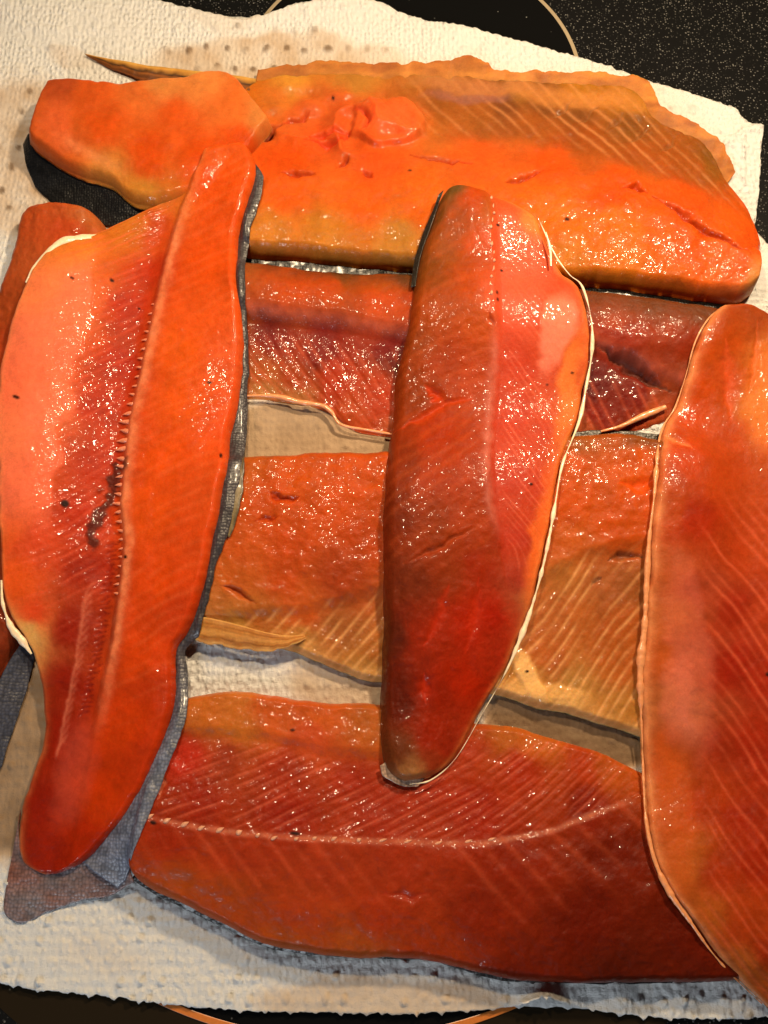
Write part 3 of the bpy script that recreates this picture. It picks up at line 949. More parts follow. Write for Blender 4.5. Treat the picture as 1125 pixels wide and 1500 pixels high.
fB = fillet('red fillet in second row, mostly hidden under the upright ones', B_rows, 0.017, flat, [(0, .8), (.2, 1), (.38, .95), (.5, .75), (.8, .55), (1, .40)], B_pts, B_feat,
            edge=(0.007, 0.003), ends=(0.004, 0.006), seed=161, tone=0.68, lump=0.0006, gloss=0.6)
tube(fB, 'belly_edge', [(345, 580), (400, 580), (440, 589), (472, 594), (486, 604), (500, 622), (540, 630), (580, 637)], [1.6, 2.2, 3.4, 5, 4, 2, 1.8, 1.5], M_PEACH, [5], seed=2)
tube(fB, 'belly_edge', [(880, 632), (910, 624), (940, 610), (975, 596)], [1.5, 3, 4.5, 3], M_PEACH, [5], seed=3)

# --- fillet in the third row
C_rows = [(315, 690, 288, 900), (335, 672, 312, 922), (365, 668, 360, 940), (430, 665, 430, 954), (500, 661, 500, 984), (565, 660, 560, 1000), (650, 652, 640, 1008), (740, 644, 720, 1016), (810, 640, 785, 1036), (860, 638, 835, 1046), (910, 634, 880, 1060), (960, 643, 940, 1078), (1020, 650, 1000, 1086), (1050, 680, 1040, 1060)]


def C_feat(f):
    X, Y = f.X, f.Y
    sp = [(280, 900), (330, 900), (440, 890), (560, 862), (660, 860), (780, 850), (860, 808), (960, 790), (1060, 780)]
    d, a, L = pdist(X, Y, sp)
    belly = sstep(-6, 18, -d)
    f.dh -= belly * 0.003
    ribs(f, belly, X - 1.1 * d, 25, 0.00048, (226, 164, 104), .5)
    slit(f, [(395, 730), (420, 740), (440, 736)], 5, 0.0022)
    slit(f, [(376, 770), (400, 768), (412, 764)], 4, 0.0016)
    slit(f, [(325, 862), (345, 868), (362, 878), (378, 888)], 4, 0.0022, (140, 40, 14))
    slit(f, [(900, 716), (930, 720), (960, 708)], 10, 0.002, (214, 76, 20))
    slit(f, [(880, 825), (910, 818), (945, 820)], 5, 0.002, (70, 34, 22))
    slit(f, [(860, 860), (880, 845)], 4, 0.0012, (90, 54, 36))
    patch(f, 680, 890, 120, 60, (170, 96, 54), .4)
    patch(f, 772, 985, 13, 48, (226, 176, 110), .8, -0.45, soft=0.3, dh=0.0016)
    patch(f, 800, 1012, 60, 14, (222, 168, 98), .6, 0.2, soft=0.4, dh=0.0008)
    f.dh += 0.0005 * fbm(X / 14, Y / 14, 8, 3) * (1 - belly)
    f.gl = (f.gl + 0.3 * belly) * (1 - 0.8 * np.exp(-(d / 16) ** 2)) * sstep(0.0005, 0.006, f.dr)
    fatty_edge(f, f.dr, 0.006, (226, 176, 112), .6)
    fatty_edge(f, f.dl, 0.0040, (90, 56, 26), .8)
    fleck(f, [(770, 985, 3, 2, 0), (740, 1030, 3, 2, 0)])


C_pts = [(360, 690, (214, 110, 44)), (440, 690, (222, 100, 36)), (530, 690, (222, 96, 30)), (400, 740, (222, 96, 36)), (500, 750, (224, 96, 36)), (350, 800, (222, 104, 44)), (430, 800, (220, 92, 36)), (530, 800, (206, 84, 32)), (340, 850, (218, 112, 48)), (420, 850, (216, 92, 36)),
         (500, 850, (186, 76, 36)), (320, 890, (206, 130, 72)), (380, 900, (200, 118, 58)), (440, 900, (216, 104, 44)), (350, 925, (206, 160, 92)), (430, 940, (214, 160, 98)), (500, 920, (178, 108, 60)), (550, 960, (196, 122, 62)), (530, 985, (198, 140, 74)),
         (840, 650, (176, 100, 40)), (940, 645, (150, 84, 36)), (840, 690, (224, 100, 32)), (920, 690, (222, 100, 30)), (840, 750, (222, 98, 30)), (930, 740, (224, 96, 28)), (900, 780, (220, 96, 30)), (820, 800, (220, 112, 50)), (820, 845, (200, 128, 70)), (880, 850, (190, 112, 68)),
         (930, 860, (170, 98, 50)), (830, 910, (204, 118, 62)), (900, 920, (200, 106, 48)), (800, 960, (208, 116, 60)), (900, 980, (204, 112, 50)), (760, 990, (214, 152, 82)), (830, 1010, (206, 156, 92)), (900, 1035, (208, 148, 80)), (930, 1065, (204, 140, 70)), (680, 820, (206, 96, 40))]
fC = fillet('pale orange fillet in third row with a small amber fin', C_rows, 0.015, flat, [(0, .85), (.2, 1), (.5, .95), (.7, .8), (.9, .75), (1, .7)], C_pts, C_feat,
            edge=(0.006, 0.004), ends=(0.006, 0.006), seed=191, green=0.86, tone=0.78, lump=0.0006, gloss=0.6)
skin(fC, [(600, 656, 600, 640, 3, 3), (800, 650, 800, 634, 3, 3), (880, 646, 876, 630, 3, 3), (940, 648, 940, 633, 3, 3), (1000, 656, 1000, 640, 3, 3)], tone=(52, 44, 32), seed=43)
fin(fC, [(284, 902, 280, 936, 10, 7.5), (310, 906, 312, 944, 11, 8), (345, 914, 345, 950, 11.5, 8), (388, 926, 388, 953, 11.5, 9), (420, 931, 424, 947, 11, 10), (446, 930, 448, 935, 10, 9.5)],
    [(206, 150, 84), (170, 108, 46), (206, 146, 76), (150, 92, 38), (206, 156, 92)], seed=52, nray=8, mat=M_FLESH, jag=6.0)

# --- wide fillet along the bottom
D_rows = [(232, 1050, 186, 1262), (255, 1030, 205, 1292), (300, 1016, 250, 1318), (345, 1010, 310, 1346), (400, 1018, 380, 1382), (470, 1029, 450, 1398), (560, 1031, 530, 1405), (640, 1044, 620, 1408), (700, 1058, 690, 1424), (760, 1066, 750, 1436), (820, 1084, 820, 1441), (890, 1106, 890, 1442), (950, 1134, 960, 1441), (1030, 1170, 1040, 1440), (1100, 1220, 1110, 1430), (1140, 1260, 1150, 1400)]


def D_feat(f):
    X, Y = f.X, f.Y
    sp = [(215, 1192), (280, 1205), (360, 1217), (450, 1224), (560, 1228), (700, 1232), (800, 1215), (920, 1170)]
    d, a, L = pdist(X, Y, sp)
    up = sstep(0, 10, d)
    # orange belly strip stands as a lip above the rib bed
    lip = [(270, 1074), (330, 1072), (400, 1082), (470, 1100), (560, 1108), (640, 1100), (760, 1090)]
    dl, al, LL = pdist(X, Y, lip)
    f.dh += 0.0022 * sstep(-10, 12, dl) * sstep(660, 560, X)
    calm = 1 - 0.85 * np.exp(-(dl / 12) ** 2)
    m = up * sstep(2, 18, -dl) * sstep(225, 250, X)
    ribs(f, m * sstep(1000, 880, X), X - 1.9 * d, 27, 0.00042, (214, 104, 74), .35)
    f.dh += 0.0010 * sstep(4, -8, d)
    ribs(f, (1 - up) * sstep(150, 30, -d), X + 0.8 * d, 34, 0.00016, (206, 90, 54), .22)
    seam(f, shift(sp, 0, 2), 4, (210, 130, 96), .4, fade=40)
    patch(f, 265, 1110, 34, 34, (180, 44, 24), .7)
    slit(f, [(240, 1170), (246, 1130)], 3, 0.001, (206, 110, 80))
    slit(f, [(560, 1300), (600, 1310), (630, 1302)], 6, 0.001, (150, 40, 18))
    f.gl = (f.gl + 0.25 * up) * calm * (1 - 0.75 * sstep(1230, 1290, Y) * sstep(650, 420, X))
    fleck(f, [(435, 1219, 8, 3, 0.15), (233, 1203, 5, 3, .3), (430, 1070, 4, 2, 0), (660, 1080, 5, 3, 0)])


D_pts = [(290, 1040, (222, 120, 56)), (350, 1020, (226, 130, 70)), (400, 1045, (232, 106, 54)), (480, 1050, (228, 104, 48)), (540, 1060, (214, 112, 54)), (340, 1062, (226, 126, 60)), (460, 1085, (226, 92, 56)),
         (270, 1110, (176, 44, 26)), (330, 1110, (188, 66, 44)), (420, 1130, (190, 58, 36)), (520, 1150, (190, 54, 34)), (300, 1165, (180, 44, 24)), (420, 1190, (178, 42, 24)), (560, 1190, (188, 56, 38)), (620, 1150, (186, 52, 34)),
         (680, 1100, (200, 66, 38)), (740, 1075, (214, 112, 50)), (790, 1090, (216, 110, 48)), (760, 1130, (196, 54, 26)), (850, 1130, (200, 66, 28)), (900, 1120, (210, 96, 40)), (700, 1190, (184, 46, 26)), (860, 1180, (156, 38, 17)),
         (260, 1230, (182, 50, 24)), (360, 1250, (190, 60, 32)), (480, 1260, (192, 64, 36)), (600, 1260, (186, 58, 32)), (750, 1260, (160, 42, 20)), (900, 1250, (132, 32, 13)), (260, 1290, (196, 84, 32)), (340, 1310, (190, 78, 34)), (440, 1330, (196, 70, 34)), (560, 1330, (190, 60, 28)),
         (700, 1330, (156, 42, 19)), (850, 1340, (128, 30, 12)), (1000, 1350, (116, 28, 11)), (420, 1380, (190, 84, 36)), (520, 1390, (194, 88, 40)), (640, 1395, (180, 60, 26)), (760, 1420, (130, 34, 15)), (900, 1425, (104, 28, 12))]
fD = fillet('wide deep red fillet along the bottom with a dotted bone line', D_rows, 0.016, flat, [(0, .35), (.15, .5), (.4, .75), (.55, .95), (.8, 1), (1, .8)], D_pts, D_feat,
            edge=(0.004, 0.008), ends=(0.006, 0.006), seed=221, tone=0.74, lump=0.0006, gloss=0.5)
bones(fD, [(x, y + 1, 4.2 + 1.2 * math.sin(x), 5.2 + 1.3 * math.cos(x * 1.7), 0.5) for x, y in [(228, 1194), (252, 1200), (278, 1205), (302, 1210), (328, 1213), (355, 1217), (382, 1220), (405, 1224), (438, 1226), (464, 1224), (490, 1226), (526, 1227)]]
      + [(x, y, 5.0, 3.2, 0.3) for x, y in [(560, 1229), (596, 1231), (640, 1232), (684, 1230), (716, 1228)]])
skin(fD, [(200, 1276, 192, 1289, 2, 1), (250, 1310, 244, 1319, 2, 1), (320, 1344, 312, 1351, 2, 1), (390, 1378, 384, 1385, 2, 1), (460, 1392, 456, 1398, 2, 1), (560, 1398, 558, 1405, 2, 1), (640, 1402, 636, 1409, 2, 1), (740, 1426, 736, 1436, 2, 1), (850, 1432, 850, 1441, 2, 1), (1000, 1432, 1000, 1440, 2, 1), (1090, 1424, 1092, 1433, 2, 1)], tone=(34, 28, 26), seed=63)

# --- fillet at the left, mostly under the upright one
I_rows = [(60, 302, 128, 302), (32, 318, 152, 328), (22, 350, 160, 360), (6, 410, 165, 420), (-20, 480, 150, 490), (-60, 600, 130, 610), (-90, 720, 110, 730), (-110, 820, 80, 830), (-120, 890, 58, 892), (-125, 950, 24, 945), (-125, 1020, -20, 1010), (-120, 1080, -60, 1060)]


def I_feat(f):
    seam(f, [(125, 310), (128, 350)], 3, (214, 150, 110), .5)
    f.dh += 0.0006 * fbm(f.X / 9, f.Y / 9, 5, 3)


I_pts = [(90, 310, (212, 96, 58)), (130, 325, (206, 110, 70)), (60, 340, (206, 88, 52)), (100, 350, (214, 84, 50)), (40, 400, (196, 90, 56)), (20, 450, (176, 76, 44)), (60, 500, (190, 70, 40)), (0, 900, (150, 56, 36)), (20, 930, (150, 60, 42)), (-60, 950, (150, 56, 36)), (0, 700, RB)]
fI = fillet('narrow fillet peeking out at the far left under the upright one', I_rows, 0.015, sampler(blur(HM, 4)), [(0, .7), (.3, 1), (.7, 1), (1, .8)], I_pts, I_feat, edge=(0.006, 0.007), ends=(0.008, 0.008), seed=251, tone=0.8, lump=0.0008)
skin(fI, [(80, 820, 98, 830, 4, 1), (56, 890, 66, 930, 6, 1), (38, 930, 52, 962, 7, 1), (10, 975, 36, 1020, 7, 1), (-14, 1020, 14, 1085, 7, 1), (-50, 1060, -6, 1140, 6, 1), (-90, 1080, -40, 1170, 4, 1)], tone=(58, 60, 72), seed=73)

# ================================================================== upper layer
HL = HM.copy()
LOW = sampler(blur(HL, 1.5))
DR1 = sampler(blur(np.maximum(blur(HL, 9), blur(HL, 2) - 0.0035), 3))

# --- upright fillet at the left
E_rows = [(298, 216, 360, 212), (284, 246, 377, 244), (246, 281, 374, 272), (192, 318, 366, 302), (128, 346, 354, 342), (82, 353, 350, 380), (52, 388, 352, 420), (28, 435, 356, 460), (8, 495, 359, 512), (-6, 580, 356, 570), (-6, 650, 344, 630), (-3, 720, 334, 700), (-2, 800, 316, 790), (5, 880, 300, 868),
          (34, 936, 280, 925), (52, 975, 262, 955), (62, 1030, 260, 1015), (60, 1085, 246, 1075), (44, 1135, 222, 1130), (31, 1180, 198, 1176), (25, 1225, 166, 1218), (30, 1262, 122, 1262), (62, 1284, 84, 1281)]
E_sp = [(294, 225), (270, 300), (250, 370), (235, 430), (222, 490), (207, 560), (193, 620), (186, 680), (180, 740), (186, 800), (178, 870), (166, 950), (150, 1020), (136, 1090), (122, 1170), (108, 1240), (98, 1310)]


def E_feat(f):
    X, Y = f.X, f.Y
    d, a, L = pdist(X, Y, E_sp)      # left of the spine line is negative x side
    side = np.where(d > 0, 1.0, -1.0)
    left = -d * 1.0
    # which sign is left
    if (d[f.nuh, 2] if hasattr(f, 'nuh') else d[d.shape[0] // 2, 2]) > 0:
        left = d
    up = sstep(1150, 900, Y)
    f.dh += (0.0026 * sstep(6, -6, left) - 0.0026 * np.exp(-((left - 18) / 24) ** 2)) * (0.25 + 0.75 * up)
    rib = sstep(4, 30, left) * (0.35 + 0.65 * sstep(170, 110, left)) * sstep(1000, 800, Y)
    ribs(f, rib, Y - 0.75 * left + 0.0015 * left ** 2, 13.5, 0.00026, (222, 92, 60), .38)
    ribs(f, sstep(0, -14, left) * sstep(1150, 900, Y), Y - 0.5 * left, 17, 0.00010, (240, 128, 74), .12, w=0.22, warp=12)
    mem = sstep(0, 12, left - 88 - 20 * fbm(X / 40, Y / 40, 3, 2)) * sstep(360, 420, Y) * sstep(800, 720, Y)
    f.C = f.C * (1 - 0.5 * mem[..., None]) + lin((242, 122, 92)) * 0.5 * mem[..., None]
    f.dh += 0.0010 * mem
    f.gl = f.gl + 0.3
    seam(f, [(x + 9, y) for x, y in E_sp[:14]], 8, (234, 146, 100), .62, fade=150)
    # dark blood lines beside the spine, lower half
    for k in range(30):
        y0 = 800 + k * 8.5
        x0 = np.interp(y0, [p[1] for p in E_sp], [p[0] for p in E_sp]) - 20
        slit(f, [(x0 + 12, y0 - 4), (x0 - 10, y0 + 5)], 3.0, 0.0006, (120, 20, 14))
    for k in range(18):
        y0 = 850 + k * 13
        x0 = np.interp(y0, [p[1] for p in E_sp], [p[0] for p in E_sp]) - 40
        seam(f, [(x0 + 4, y0), (x0 - 10, y0 + 20), (x0 - 16, y0 + 44)], 2.2, (204, 112, 84), .4, fade=10, jag=2)
    dm, am, Lm = pdist(X + 16 * fbm(X / 16, Y / 16, 41, 4), Y + 10 * fbm(X / 12, Y / 12, 42, 3), [(176, 686), (168, 712), (162, 735), (152, 760), (142, 778), (134, 800)])
    km = 0.85 * sstep(13.0, 5.0, np.abs(dm) * (1 + 0.5 * fbm(X / 9, Y / 9, 43, 3)))
    f.C = f.C * (1 - 0.92 * km[..., None]) + lin((34, 24, 22)) * 0.92 * km[..., None]
    f.dh += 0.0006 * km * (1 + fbm(X / 6, Y / 6, 44, 2)); f.gl = np.maximum(f.gl, km)
    patch(f, 110, 1130, 26, 70, (196, 84, 62), .3, 0.25)
    fatty_edge(f, f.dl, 0.0035, (236, 146, 84), .5)
    fleck(f, [(100, 742, 7, 6, 0.5), (28, 586, 6, 2.5, 0.3), (312, 572, 4, 2, 0), (110, 414, 4, 2, 0.5), (168, 418, 4, 2.5, .6), (328, 676, 2, 4, 0), (190, 821, 3, 3, 0), (206, 456, 2, 2, 0)])


E_pts = [(330, 225, (224, 90, 34)), (320, 280, (232, 86, 26)), (330, 340, (226, 84, 28)), (300, 400, (230, 84, 24)), (310, 480, (236, 92, 36)), (330, 540, (230, 92, 52)), (270, 520, (236, 94, 24)), (280, 600, (236, 92, 26)), (320, 620, (230, 84, 38)), (250, 680, (236, 86, 22)), (300, 720, (228, 86, 38)),
         (220, 760, (234, 86, 22)), (280, 800, (222, 78, 30)), (240, 860, (226, 76, 20)), (270, 900, (206, 64, 24)), (210, 960, (222, 72, 18)), (240, 1020, (196, 58, 22)), (180, 1060, (218, 66, 16)), (210, 1110, (196, 56, 20)), (160, 1160, (208, 60, 14)), (120, 1230, (184, 44, 14)), (70, 1250, (160, 34, 16)),
         (240, 290, (214, 110, 48)), (190, 330, (214, 120, 50)), (230, 340, (204, 74, 30)), (220, 400, (190, 52, 24)), (190, 460, (186, 48, 24)), (180, 540, (180, 42, 22)), (150, 600, (190, 50, 28)), (150, 680, (192, 52, 30)), (120, 760, (196, 52, 30)), (130, 840, (170, 40, 24)), (110, 920, (160, 34, 18)), (100, 1000, (156, 32, 16)), (90, 1080, (156, 32, 16)), (60, 1180, (156, 32, 18)), (50, 1240, (154, 34, 18)),
         (100, 380, (236, 132, 62)), (60, 420, (240, 134, 60)), (120, 440, (238, 116, 80)), (60, 500, (238, 116, 86)), (30, 560, (236, 98, 50)), (80, 600, (238, 116, 92)), (20, 640, (238, 122, 76)), (50, 700, (232, 100, 66)), (20, 760, (232, 96, 50)), (60, 800, (222, 78, 50)), (25, 860, (234, 90, 36)), (50, 900, (226, 76, 40)), (40, 930, (236, 180, 130))]
fE = fillet('long upright fillet at the left with serrated bone line and dark skin', E_rows, 0.012, DR1, [(0, .42), (.12, .62), (.3, .72), (.55, .78), (.7, .9), (.85, 1), (1, .85)], E_pts, E_feat,
            edge=(0.003, 0.005), ends=(0.005, 0.006), seed=281, tone=0.93, lump=0.0004, gloss=0.6, tprof=[(0, .8), (.1, 1), (.7, 1), (.85, .8), (1, .6)])


def E_sheen(X, Y, S, U, C):
    k = sstep(900, 1150, Y)[..., None] * 0.9
    C = C * (1 - k) + lin((100, 106, 124)) * k * (1 + 0.5 * fbm(X / 14, Y / 14, 5, 3))[..., None]
    return C


skin(fE, [(368, 236, 383, 252, 5, 6), (366, 262, 386, 264, 5, 6), (362, 300, 378, 302, 5, 5), (346, 345, 366, 346, 5, 4), (344, 390, 360, 392, 5, 4), (348, 450, 361, 452, 5, 4), (352, 520, 365, 522, 5, 4), (348, 570, 363, 575, 5, 4), (336, 630, 361, 635, 5, 3), (326, 700, 350, 712, 5, 3), (316, 765, 336, 775, 5, 3), (304, 820, 318, 826, 5, 4),
          (292, 868, 306, 876, 5, 4), (274, 920, 292, 930, 5, 4), (256, 950, 272, 952, 5, 4), (256, 990, 276, 990, 5, 4), (254, 1040, 274, 1040, 5, 5), (240, 1080, 262, 1084, 5, 5), (216, 1130, 240, 1138, 5, 5), (190, 1180, 220, 1192, 4.5, 4), (165, 1215, 204, 1234, 4, 3), (140, 1245, 186, 1284, 3, 2), (120, 1262, 172, 1300, 3, 2)],
     tone=(58, 54, 58), seed=83, sheen=E_sheen, over=LOW, curl=0.0016)


def E_tail(X, Y, S, U, C):
    k = np.clip(0.35 + 0.8 * fbm(X / 40, Y / 40, 15, 3) + 0.6 * (1 - U), 0, 1)[..., None]
    return lin((122, 78, 66)) * (1 - k) + lin((104, 96, 100)) * k


skin(fE, [(170, 1215, 196, 1292, 3, 1), (140, 1240, 160, 1312, 3, 1), (100, 1262, 120, 1318, 3, 1), (70, 1270, 70, 1336, 3, 1), (42, 1268, 30, 1352, 3, 1), (30, 1240, 6, 1335, 3, 1), (26, 1210, 10, 1290, 3, 1), (30, 1185, 20, 1240, 2.5, 1.5)], name='tail_skin', seed=93, sheen=E_tail, dz=-0.0002)
fin(fE, [(338, 618, 352, 628, 4, 3), (340, 660, 359, 668, 4, 2), (334, 710, 357, 716, 4, 2), (330, 750, 350, 758, 3, 1), (332, 784, 338, 790, 2, 1)], [(96, 82, 54), (70, 60, 40), (120, 100, 60), (60, 52, 40)], seed=17, nray=3, over=LOW)
tube(fE, 'belly_edge', [(168, 338), (140, 348), (120, 350), (98, 352), (84, 358), (66, 374), (50, 392), (38, 414)], [2, 5, 8, 7, 5, 4, 3, 1.5], M_RIM, [5.5, 6, 6, 6, 5.5, 5, 4.5, 4.5], seed=8, flat_=0.5)
tube(fE, 'belly_edge', [(2, 850), (4, 884), (16, 918), (32, 938), (46, 958)], [1.0, 2, 3.4, 4.4, 1.2], M_RIM, [4.2], seed=9, wob=.7)
itm = []
for k, y0 in enumerate(np.linspace(452, 872, 33)):
    x0 = float(np.interp(y0, [p[1] for p in E_sp], [p[0] for p in E_sp]))
    big = (0.42 + 0.42 * math.exp(-((y0 - 660) / 90) ** 2)) * (0.8 + 0.4 * abs(math.sin(k * 12.9)))
    itm.append((x0 - 1 - 3 * big, y0, (11.0 + 1.5 * math.sin(k * 2.1)) * big, 8.0 * big, math.pi + 0.2 * math.sin(k * 1.7)))
bones(fE, itm, M_TIP, name='bone_tip')

# --- upright fillet at the right edge
G_rows = [(1060, 446, 1090, 448), (1040, 464, 1140, 478), (1021, 498, 1190, 520), (1007, 550, 1215, 570), (992, 594, 1225, 620), (974, 622, 1232, 660), (967, 655, 1238, 710), (962, 720, 1245, 780), (955, 790, 1250, 850), (950, 860, 1255, 920), (947, 920, 1258, 980), (940, 975, 1260, 1040), (942, 1040, 1260, 1100), (943, 1090, 1262, 1150), (945, 1150, 1262, 1210),
          (949, 1205, 1260, 1265), (962, 1262, 1260, 1320), (985, 1308, 1258, 1370), (1012, 1344, 1255, 1410), (1044, 1390, 1250, 1450), (1082, 1432, 1245, 1490), (1112, 1462, 1240, 1530), (1150, 1500, 1230, 1560)]


def G_feat(f):
    X, Y = f.X, f.Y
    rib = sstep(1010, 1050, X - 0.0 * Y) * sstep(700, 800, Y)
    ribs(f, rib, Y - 1.35 * X, 22, 0.00034, (226, 104, 66), .34, w=0.2, warp=14)
    d, a, L = pdist(X, Y, [(1075, 700), (1065, 800), (1030, 900), (1010, 1000), (985, 1100), (1040, 1180), (1060, 1290), (1110, 1420)])
    patch(f, 1006, 960, 28, 150, (206, 104, 82), .28, -0.1, gl=1.0, soft=0.3)
    patch(f, 992, 1030, 26, 64, (216, 116, 92), .35, 0, gl=1.0, dh=0.0035, soft=0.35)
    slit(f, [(1060, 500), (1062, 560), (1066, 620)], 12, 0.0014, (196, 76, 34))
    slit(f, [(1104, 480), (1100, 540), (1090, 590)], 5, 0.0012, (196, 84, 36))
    patch(f, 1120, 590, 34, 80, (220, 116, 52), .5)
    patch(f, 980, 1190, 24, 120, (200, 88, 34), .35, -0.1)
    slit(f, [(972, 638), (990, 648), (1010, 660)], 5, 0.0012, (224, 130, 80))
    fatty_edge(f, f.dl, 0.0042, (226, 150, 96), .7)
    fleck(f, [(1118, 990, 6, 4, 0)])


G_pts = [(1070, 460, (190, 80, 38)), (1110, 480, (176, 76, 38)), (1040, 500, (214, 84, 26)), (1060, 560, (208, 84, 38)), (1020, 560, (222, 82, 22)), (1110, 540, (210, 110, 48)), (1115, 610, (226, 130, 56)), (1000, 610, (222, 80, 22)), (1060, 640, (212, 80, 34)), (1000, 680, (216, 74, 26)), (1060, 700, (212, 78, 34)), (1110, 700, (210, 84, 42)),
         (985, 740, (206, 80, 36)), (1020, 760, (196, 52, 22)), (1070, 800, (206, 70, 32)), (1110, 800, (212, 80, 40)), (980, 830, (206, 96, 56)), (1020, 860, (190, 74, 54)), (1070, 900, (180, 46, 26)), (1110, 900, (206, 70, 40)), (970, 900, (212, 106, 60)), (965, 960, (222, 100, 46)), (1010, 960, (204, 96, 80)), (1060, 980, (184, 40, 22)), (1110, 1000, (190, 48, 28)), (965, 1030, (206, 110, 70)),
         (1000, 1050, (214, 116, 92)), (1050, 1090, (178, 52, 28)), (1100, 1100, (186, 46, 24)), (970, 1100, (206, 88, 34)), (980, 1180, (206, 92, 34)), (1030, 1180, (196, 66, 24)), (1080, 1200, (180, 46, 20)), (1000, 1260, (204, 102, 44)), (1060, 1280, (190, 60, 22)), (1110, 1260, (184, 46, 20)), (1030, 1340, (204, 100, 44)), (1090, 1350, (196, 70, 28)), (1120, 1400, (190, 56, 24)), (1080, 1420, (206, 104, 50)), (1200, 1000, RD), (1200, 600, OR)]
HL = HM.copy()
fG = fillet('upright fillet at the right edge with a pale belly rim', G_rows, 0.011, DR1, [(0, .45), (.1, .6), (.35, .8), (.6, 1), (.85, 1), (1, .9)], G_pts, G_feat, edge=(0.0025, 0.005), ends=(0.005, 0.006), seed=311, tone=0.74, lump=0.0004, gloss=0.55)
tube(fG, 'belly_edge', [(1056, 450), (1036, 469), (1018, 502), (1004, 552), (989, 596), (972, 624), (964, 655), (959, 720), (951, 790), (947, 860), (944, 920), (938, 975), (939, 1040), (941, 1090), (943, 1150), (947, 1205), (960, 1263), (984, 1312), (1011, 1350), (1042, 1394), (1080, 1436), (1116, 1470)],
     [.8, 1, .8, .8, 1.2, 3.4, 1.8, 2, 2.6, 3.4, 4.2, 3, 2, 1.6, 1.6, 1.6, 1.6, 2.4, 1.8, 1.6, 1.4, 1], M_PEACH, [3.9], seed=12, wob=0.8)

# --- upright fillet in the middle
F_rows = [(650, 280, 690, 276), (640, 300, 742, 290), (628, 335, 780, 308), (613, 380, 797, 336), (606, 420, 812, 370), (600, 465, 828, 396), (590, 510, 852, 418), (580, 560, 864, 470), (577, 610, 865, 515), (569, 655, 856, 570), (564, 710, 846, 618), (561, 770, 822, 678), (560, 830, 811, 740), (561, 890, 799, 805), (561, 945, 785, 862), (559, 1000, 766, 920), (558, 1050, 738, 985), (558, 1095, 702, 1046), (566, 1128, 664, 1112), (590, 1146, 630, 1140)]
F_sp = [(712, 280), (717, 330), (722, 400), (724, 470), (722, 540), (718, 600), (712, 680), (716, 740), (728, 800)]


def F_feat(f):
    X, Y = f.X, f.Y
    d, a, L = pdist(X, Y, F_sp)
    rt = d if d[d.shape[0] // 3, -3] > 0 else -d
    up = sstep(900, 760, Y)
    f.dh -= 0.0024 * sstep(-4, 12, rt) * up
    k0 = (sstep(-4, 8, rt) * up * 0.35)[..., None]
    f.C = f.C * (1 - k0) + lin((206, 62, 40)) * k0
    rib = sstep(8, 30, rt) * sstep(110, 80, rt) * up * sstep(400, 460, Y)
    ribs(f, rib, Y - 1.35 * rt, 13, 0.00020, (232, 116, 84), .36)
    ribs(f, sstep(0, -16, rt) * up, Y + 0.6 * rt, 20, 0.00010, (216, 100, 50), .12, w=0.22, warp=12)
    seam(f, [(724, 470), (722, 540), (716, 600), (710, 680), (716, 740), (730, 800)], 7, (212, 128, 112), .45, fade=60)
    patch(f, 815, 490, 24, 60, (234, 130, 104), .6, 0.25, gl=1.0, soft=0.25, dh=0.0012)
    patch(f, 760, 400, 46, 90, (226, 92, 64), .5, 0.1)
    patch(f, 836, 560, 14, 70, (222, 120, 50), .6, 0.15)
    patch(f, 792, 790, 14, 110, (222, 104, 36), .6, 0.15)
    patch(f, 780, 322, 22, 20, (180, 120, 48), .6)
    slit(f, [(622, 575), (640, 590), (630, 600)], 9, 0.002, (196, 52, 18))
    slit(f, [(578, 636), (610, 625), (650, 600), (690, 596)], 6, 0.0016, (190, 60, 22))
    slit(f, [(590, 830), (640, 812), (700, 775)], 5, 0.0014, (150, 58, 26))
    for xs in ([(655, 860), (645, 900), (622, 950)], [(700, 850), (690, 920), (680, 960)], [(620, 990), (622, 1030)]):
        slit(f, xs, 9, 0.0010, (176, 42, 16))
    slit(f, [(716, 470), (722, 492)], 4, 0.001, (120, 34, 24))
    f.dh += 0.0006 * fbm(X / 20, Y / 46, 12, 3) * sstep(780, 860, Y)
    f.dh += 0.0003 * fbm(X / 9, Y / 9, 13, 3) * sstep(10, -20, rt)
    f.gl = f.gl + 0.35 * sstep(0, 20, rt) + 0.4 * sstep(780, 880, Y)
    fatty_edge(f, f.dr, 0.0035, (230, 140, 70), .6)
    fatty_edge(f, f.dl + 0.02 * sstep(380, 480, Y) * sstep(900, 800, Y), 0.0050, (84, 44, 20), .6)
    fleck(f, [(733, 404, 2.5, 2, 0), (726, 438, 2, 3, 0), (727, 448, 2, 3, 0), (838, 547, 3, 2, 0), (777, 711, 3, 2, 0), (728, 337, 3, 2, 0), (800, 567, 2, 2, 0)])


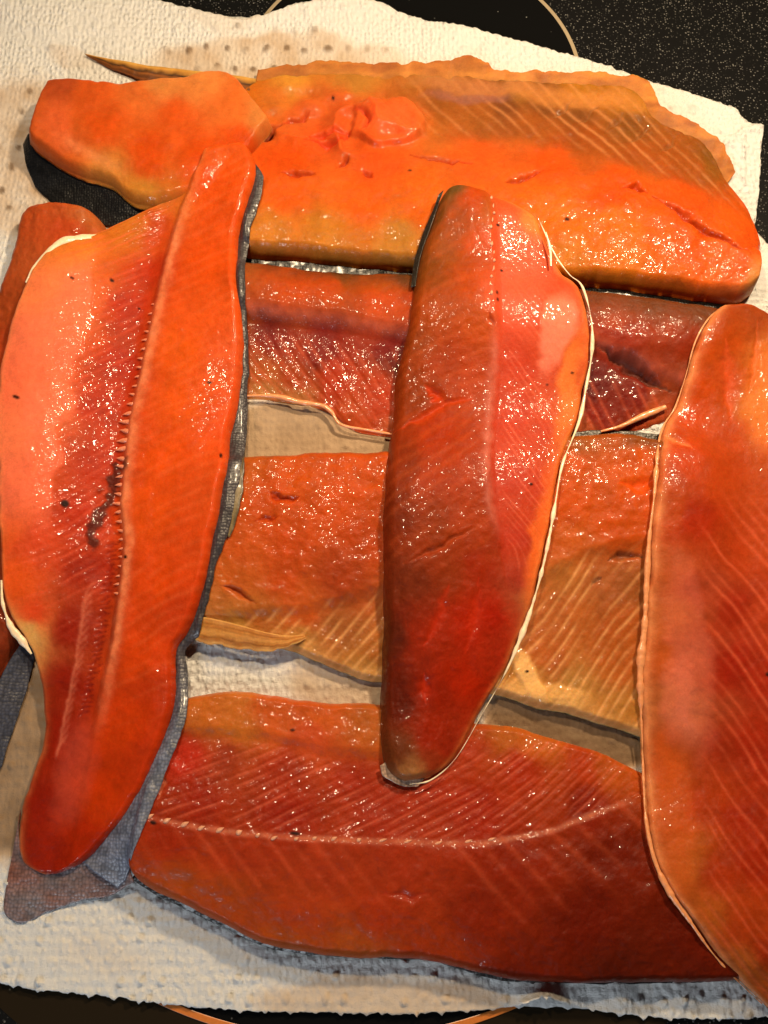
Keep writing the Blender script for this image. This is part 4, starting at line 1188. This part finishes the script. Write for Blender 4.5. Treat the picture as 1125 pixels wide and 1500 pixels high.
F_pts = [(655, 290, (120, 84, 46)), (640, 320, (130, 84, 42)), (670, 330, (190, 84, 36)), (695, 300, (222, 82, 22)), (700, 360, (226, 84, 20)), (640, 380, (180, 88, 36)), (620, 400, (150, 78, 34)), (680, 420, (214, 84, 26)), (630, 460, (200, 84, 34)), (690, 480, (222, 90, 24)), (610, 500, (180, 76, 32)), (660, 540, (204, 72, 28)), (600, 580, (176, 68, 28)), (690, 570, (210, 74, 32)),
         (640, 640, (204, 64, 26)), (590, 680, (164, 58, 28)), (650, 700, (200, 66, 24)), (690, 690, (206, 70, 32)), (580, 760, (150, 52, 28)), (640, 780, (180, 66, 28)), (690, 770, (196, 68, 28)), (590, 850, (146, 54, 32)), (650, 840, (180, 64, 30)), (700, 840, (196, 54, 26)), (580, 940, (120, 40, 24)), (630, 940, (190, 48, 18)), (690, 920, (210, 44, 14)), (730, 900, (212, 40, 14)),
         (580, 1020, (120, 34, 18)), (630, 1020, (190, 44, 16)), (680, 1000, (214, 46, 12)), (720, 970, (206, 52, 28)), (580, 1100, (130, 60, 36)), (630, 1080, (190, 46, 18)), (660, 1100, (186, 48, 26)), (600, 1140, (196, 130, 96)), (640, 1125, (176, 60, 36)),
         (740, 310, (206, 110, 56)), (780, 330, (190, 124, 56)), (760, 380, (224, 100, 64)), (800, 400, (226, 92, 48)), (830, 430, (230, 96, 46)), (750, 460, (214, 82, 48)), (790, 480, (228, 90, 48)), (820, 480, (238, 132, 106)), (845, 500, (230, 108, 50)), (760, 540, (210, 68, 34)), (800, 560, (224, 96, 66)), (840, 580, (222, 122, 54)),
         (750, 620, (200, 66, 46)), (800, 640, (206, 76, 50)), (825, 640, (222, 122, 52)), (750, 700, (196, 62, 46)), (790, 720, (206, 66, 34)), (808, 740, (222, 104, 34)), (760, 790, (196, 56, 36)), (795, 800, (222, 100, 36)), (760, 860, (200, 66, 56)), (770, 880, (214, 120, 92))]
fF = fillet('upright fillet in the middle lying on top with a white rim', F_rows, 0.015, DR1, [(0, .7), (.15, .95), (.4, 1.02), (.6, .9), (.8, .7), (1, .45)], F_pts, F_feat,
            edge=(0.007, 0.003), ends=(0.006, 0.007), seed=341, tone=0.64, lump=0.00025, gloss=0.5, tprof=[(0, .9), (.5, 1), (.8, .9), (1, .6)])
tube(fF, 'belly_edge', [(788, 318), (800, 345), (814, 375), (834, 402), (853, 420), (866, 468), (867, 515), (858, 570), (848, 618), (824, 680), (813, 740), (801, 805), (787, 862), (770, 915), (742, 982), (706, 1046), (668, 1110), (632, 1142), (600, 1149)],
     [0.6, 1.3, 1.1, 2.2, 2.0, 1.8, 1.8, 1.5, 1.7, 2.3, 2.2, 2.0, 2.8, 1.8, 0.5, 0.4, 0.4, 0.5, 1.0], M_RIM, [5.25], seed=14, wob=0.85)
tube(fF, 'belly_edge', [(800, 340), (806, 366), (807, 390)], [1, 2.2, 1], M_RIM, [9.0, 8.6, 8.2], seed=15)
skin(fF, [(650, 278, 643, 284, 7, 7), (642, 300, 636, 302, 7, 6), (630, 335, 622, 336, 7, 5), (616, 375, 608, 376, 6, 4), (608, 420, 602, 421, 5, 4)], tone=(36, 30, 24), seed=103)
skin(fF, [(574, 1110, 556, 1122, 3.5, 3), (582, 1130, 562, 1138, 3, 2.5), (600, 1140, 590, 1152, 3, 2), (622, 1140, 612, 1152, 3, 2)], tone=(150, 120, 100), seed=113, name='tail_skin')
bones(fF, [(719 + 3 * math.sin(k), 296 + k * 12, 3.6 + math.sin(k * 2.3), 3.4 + math.cos(k * 3.1), 1.4) for k in range(13)])
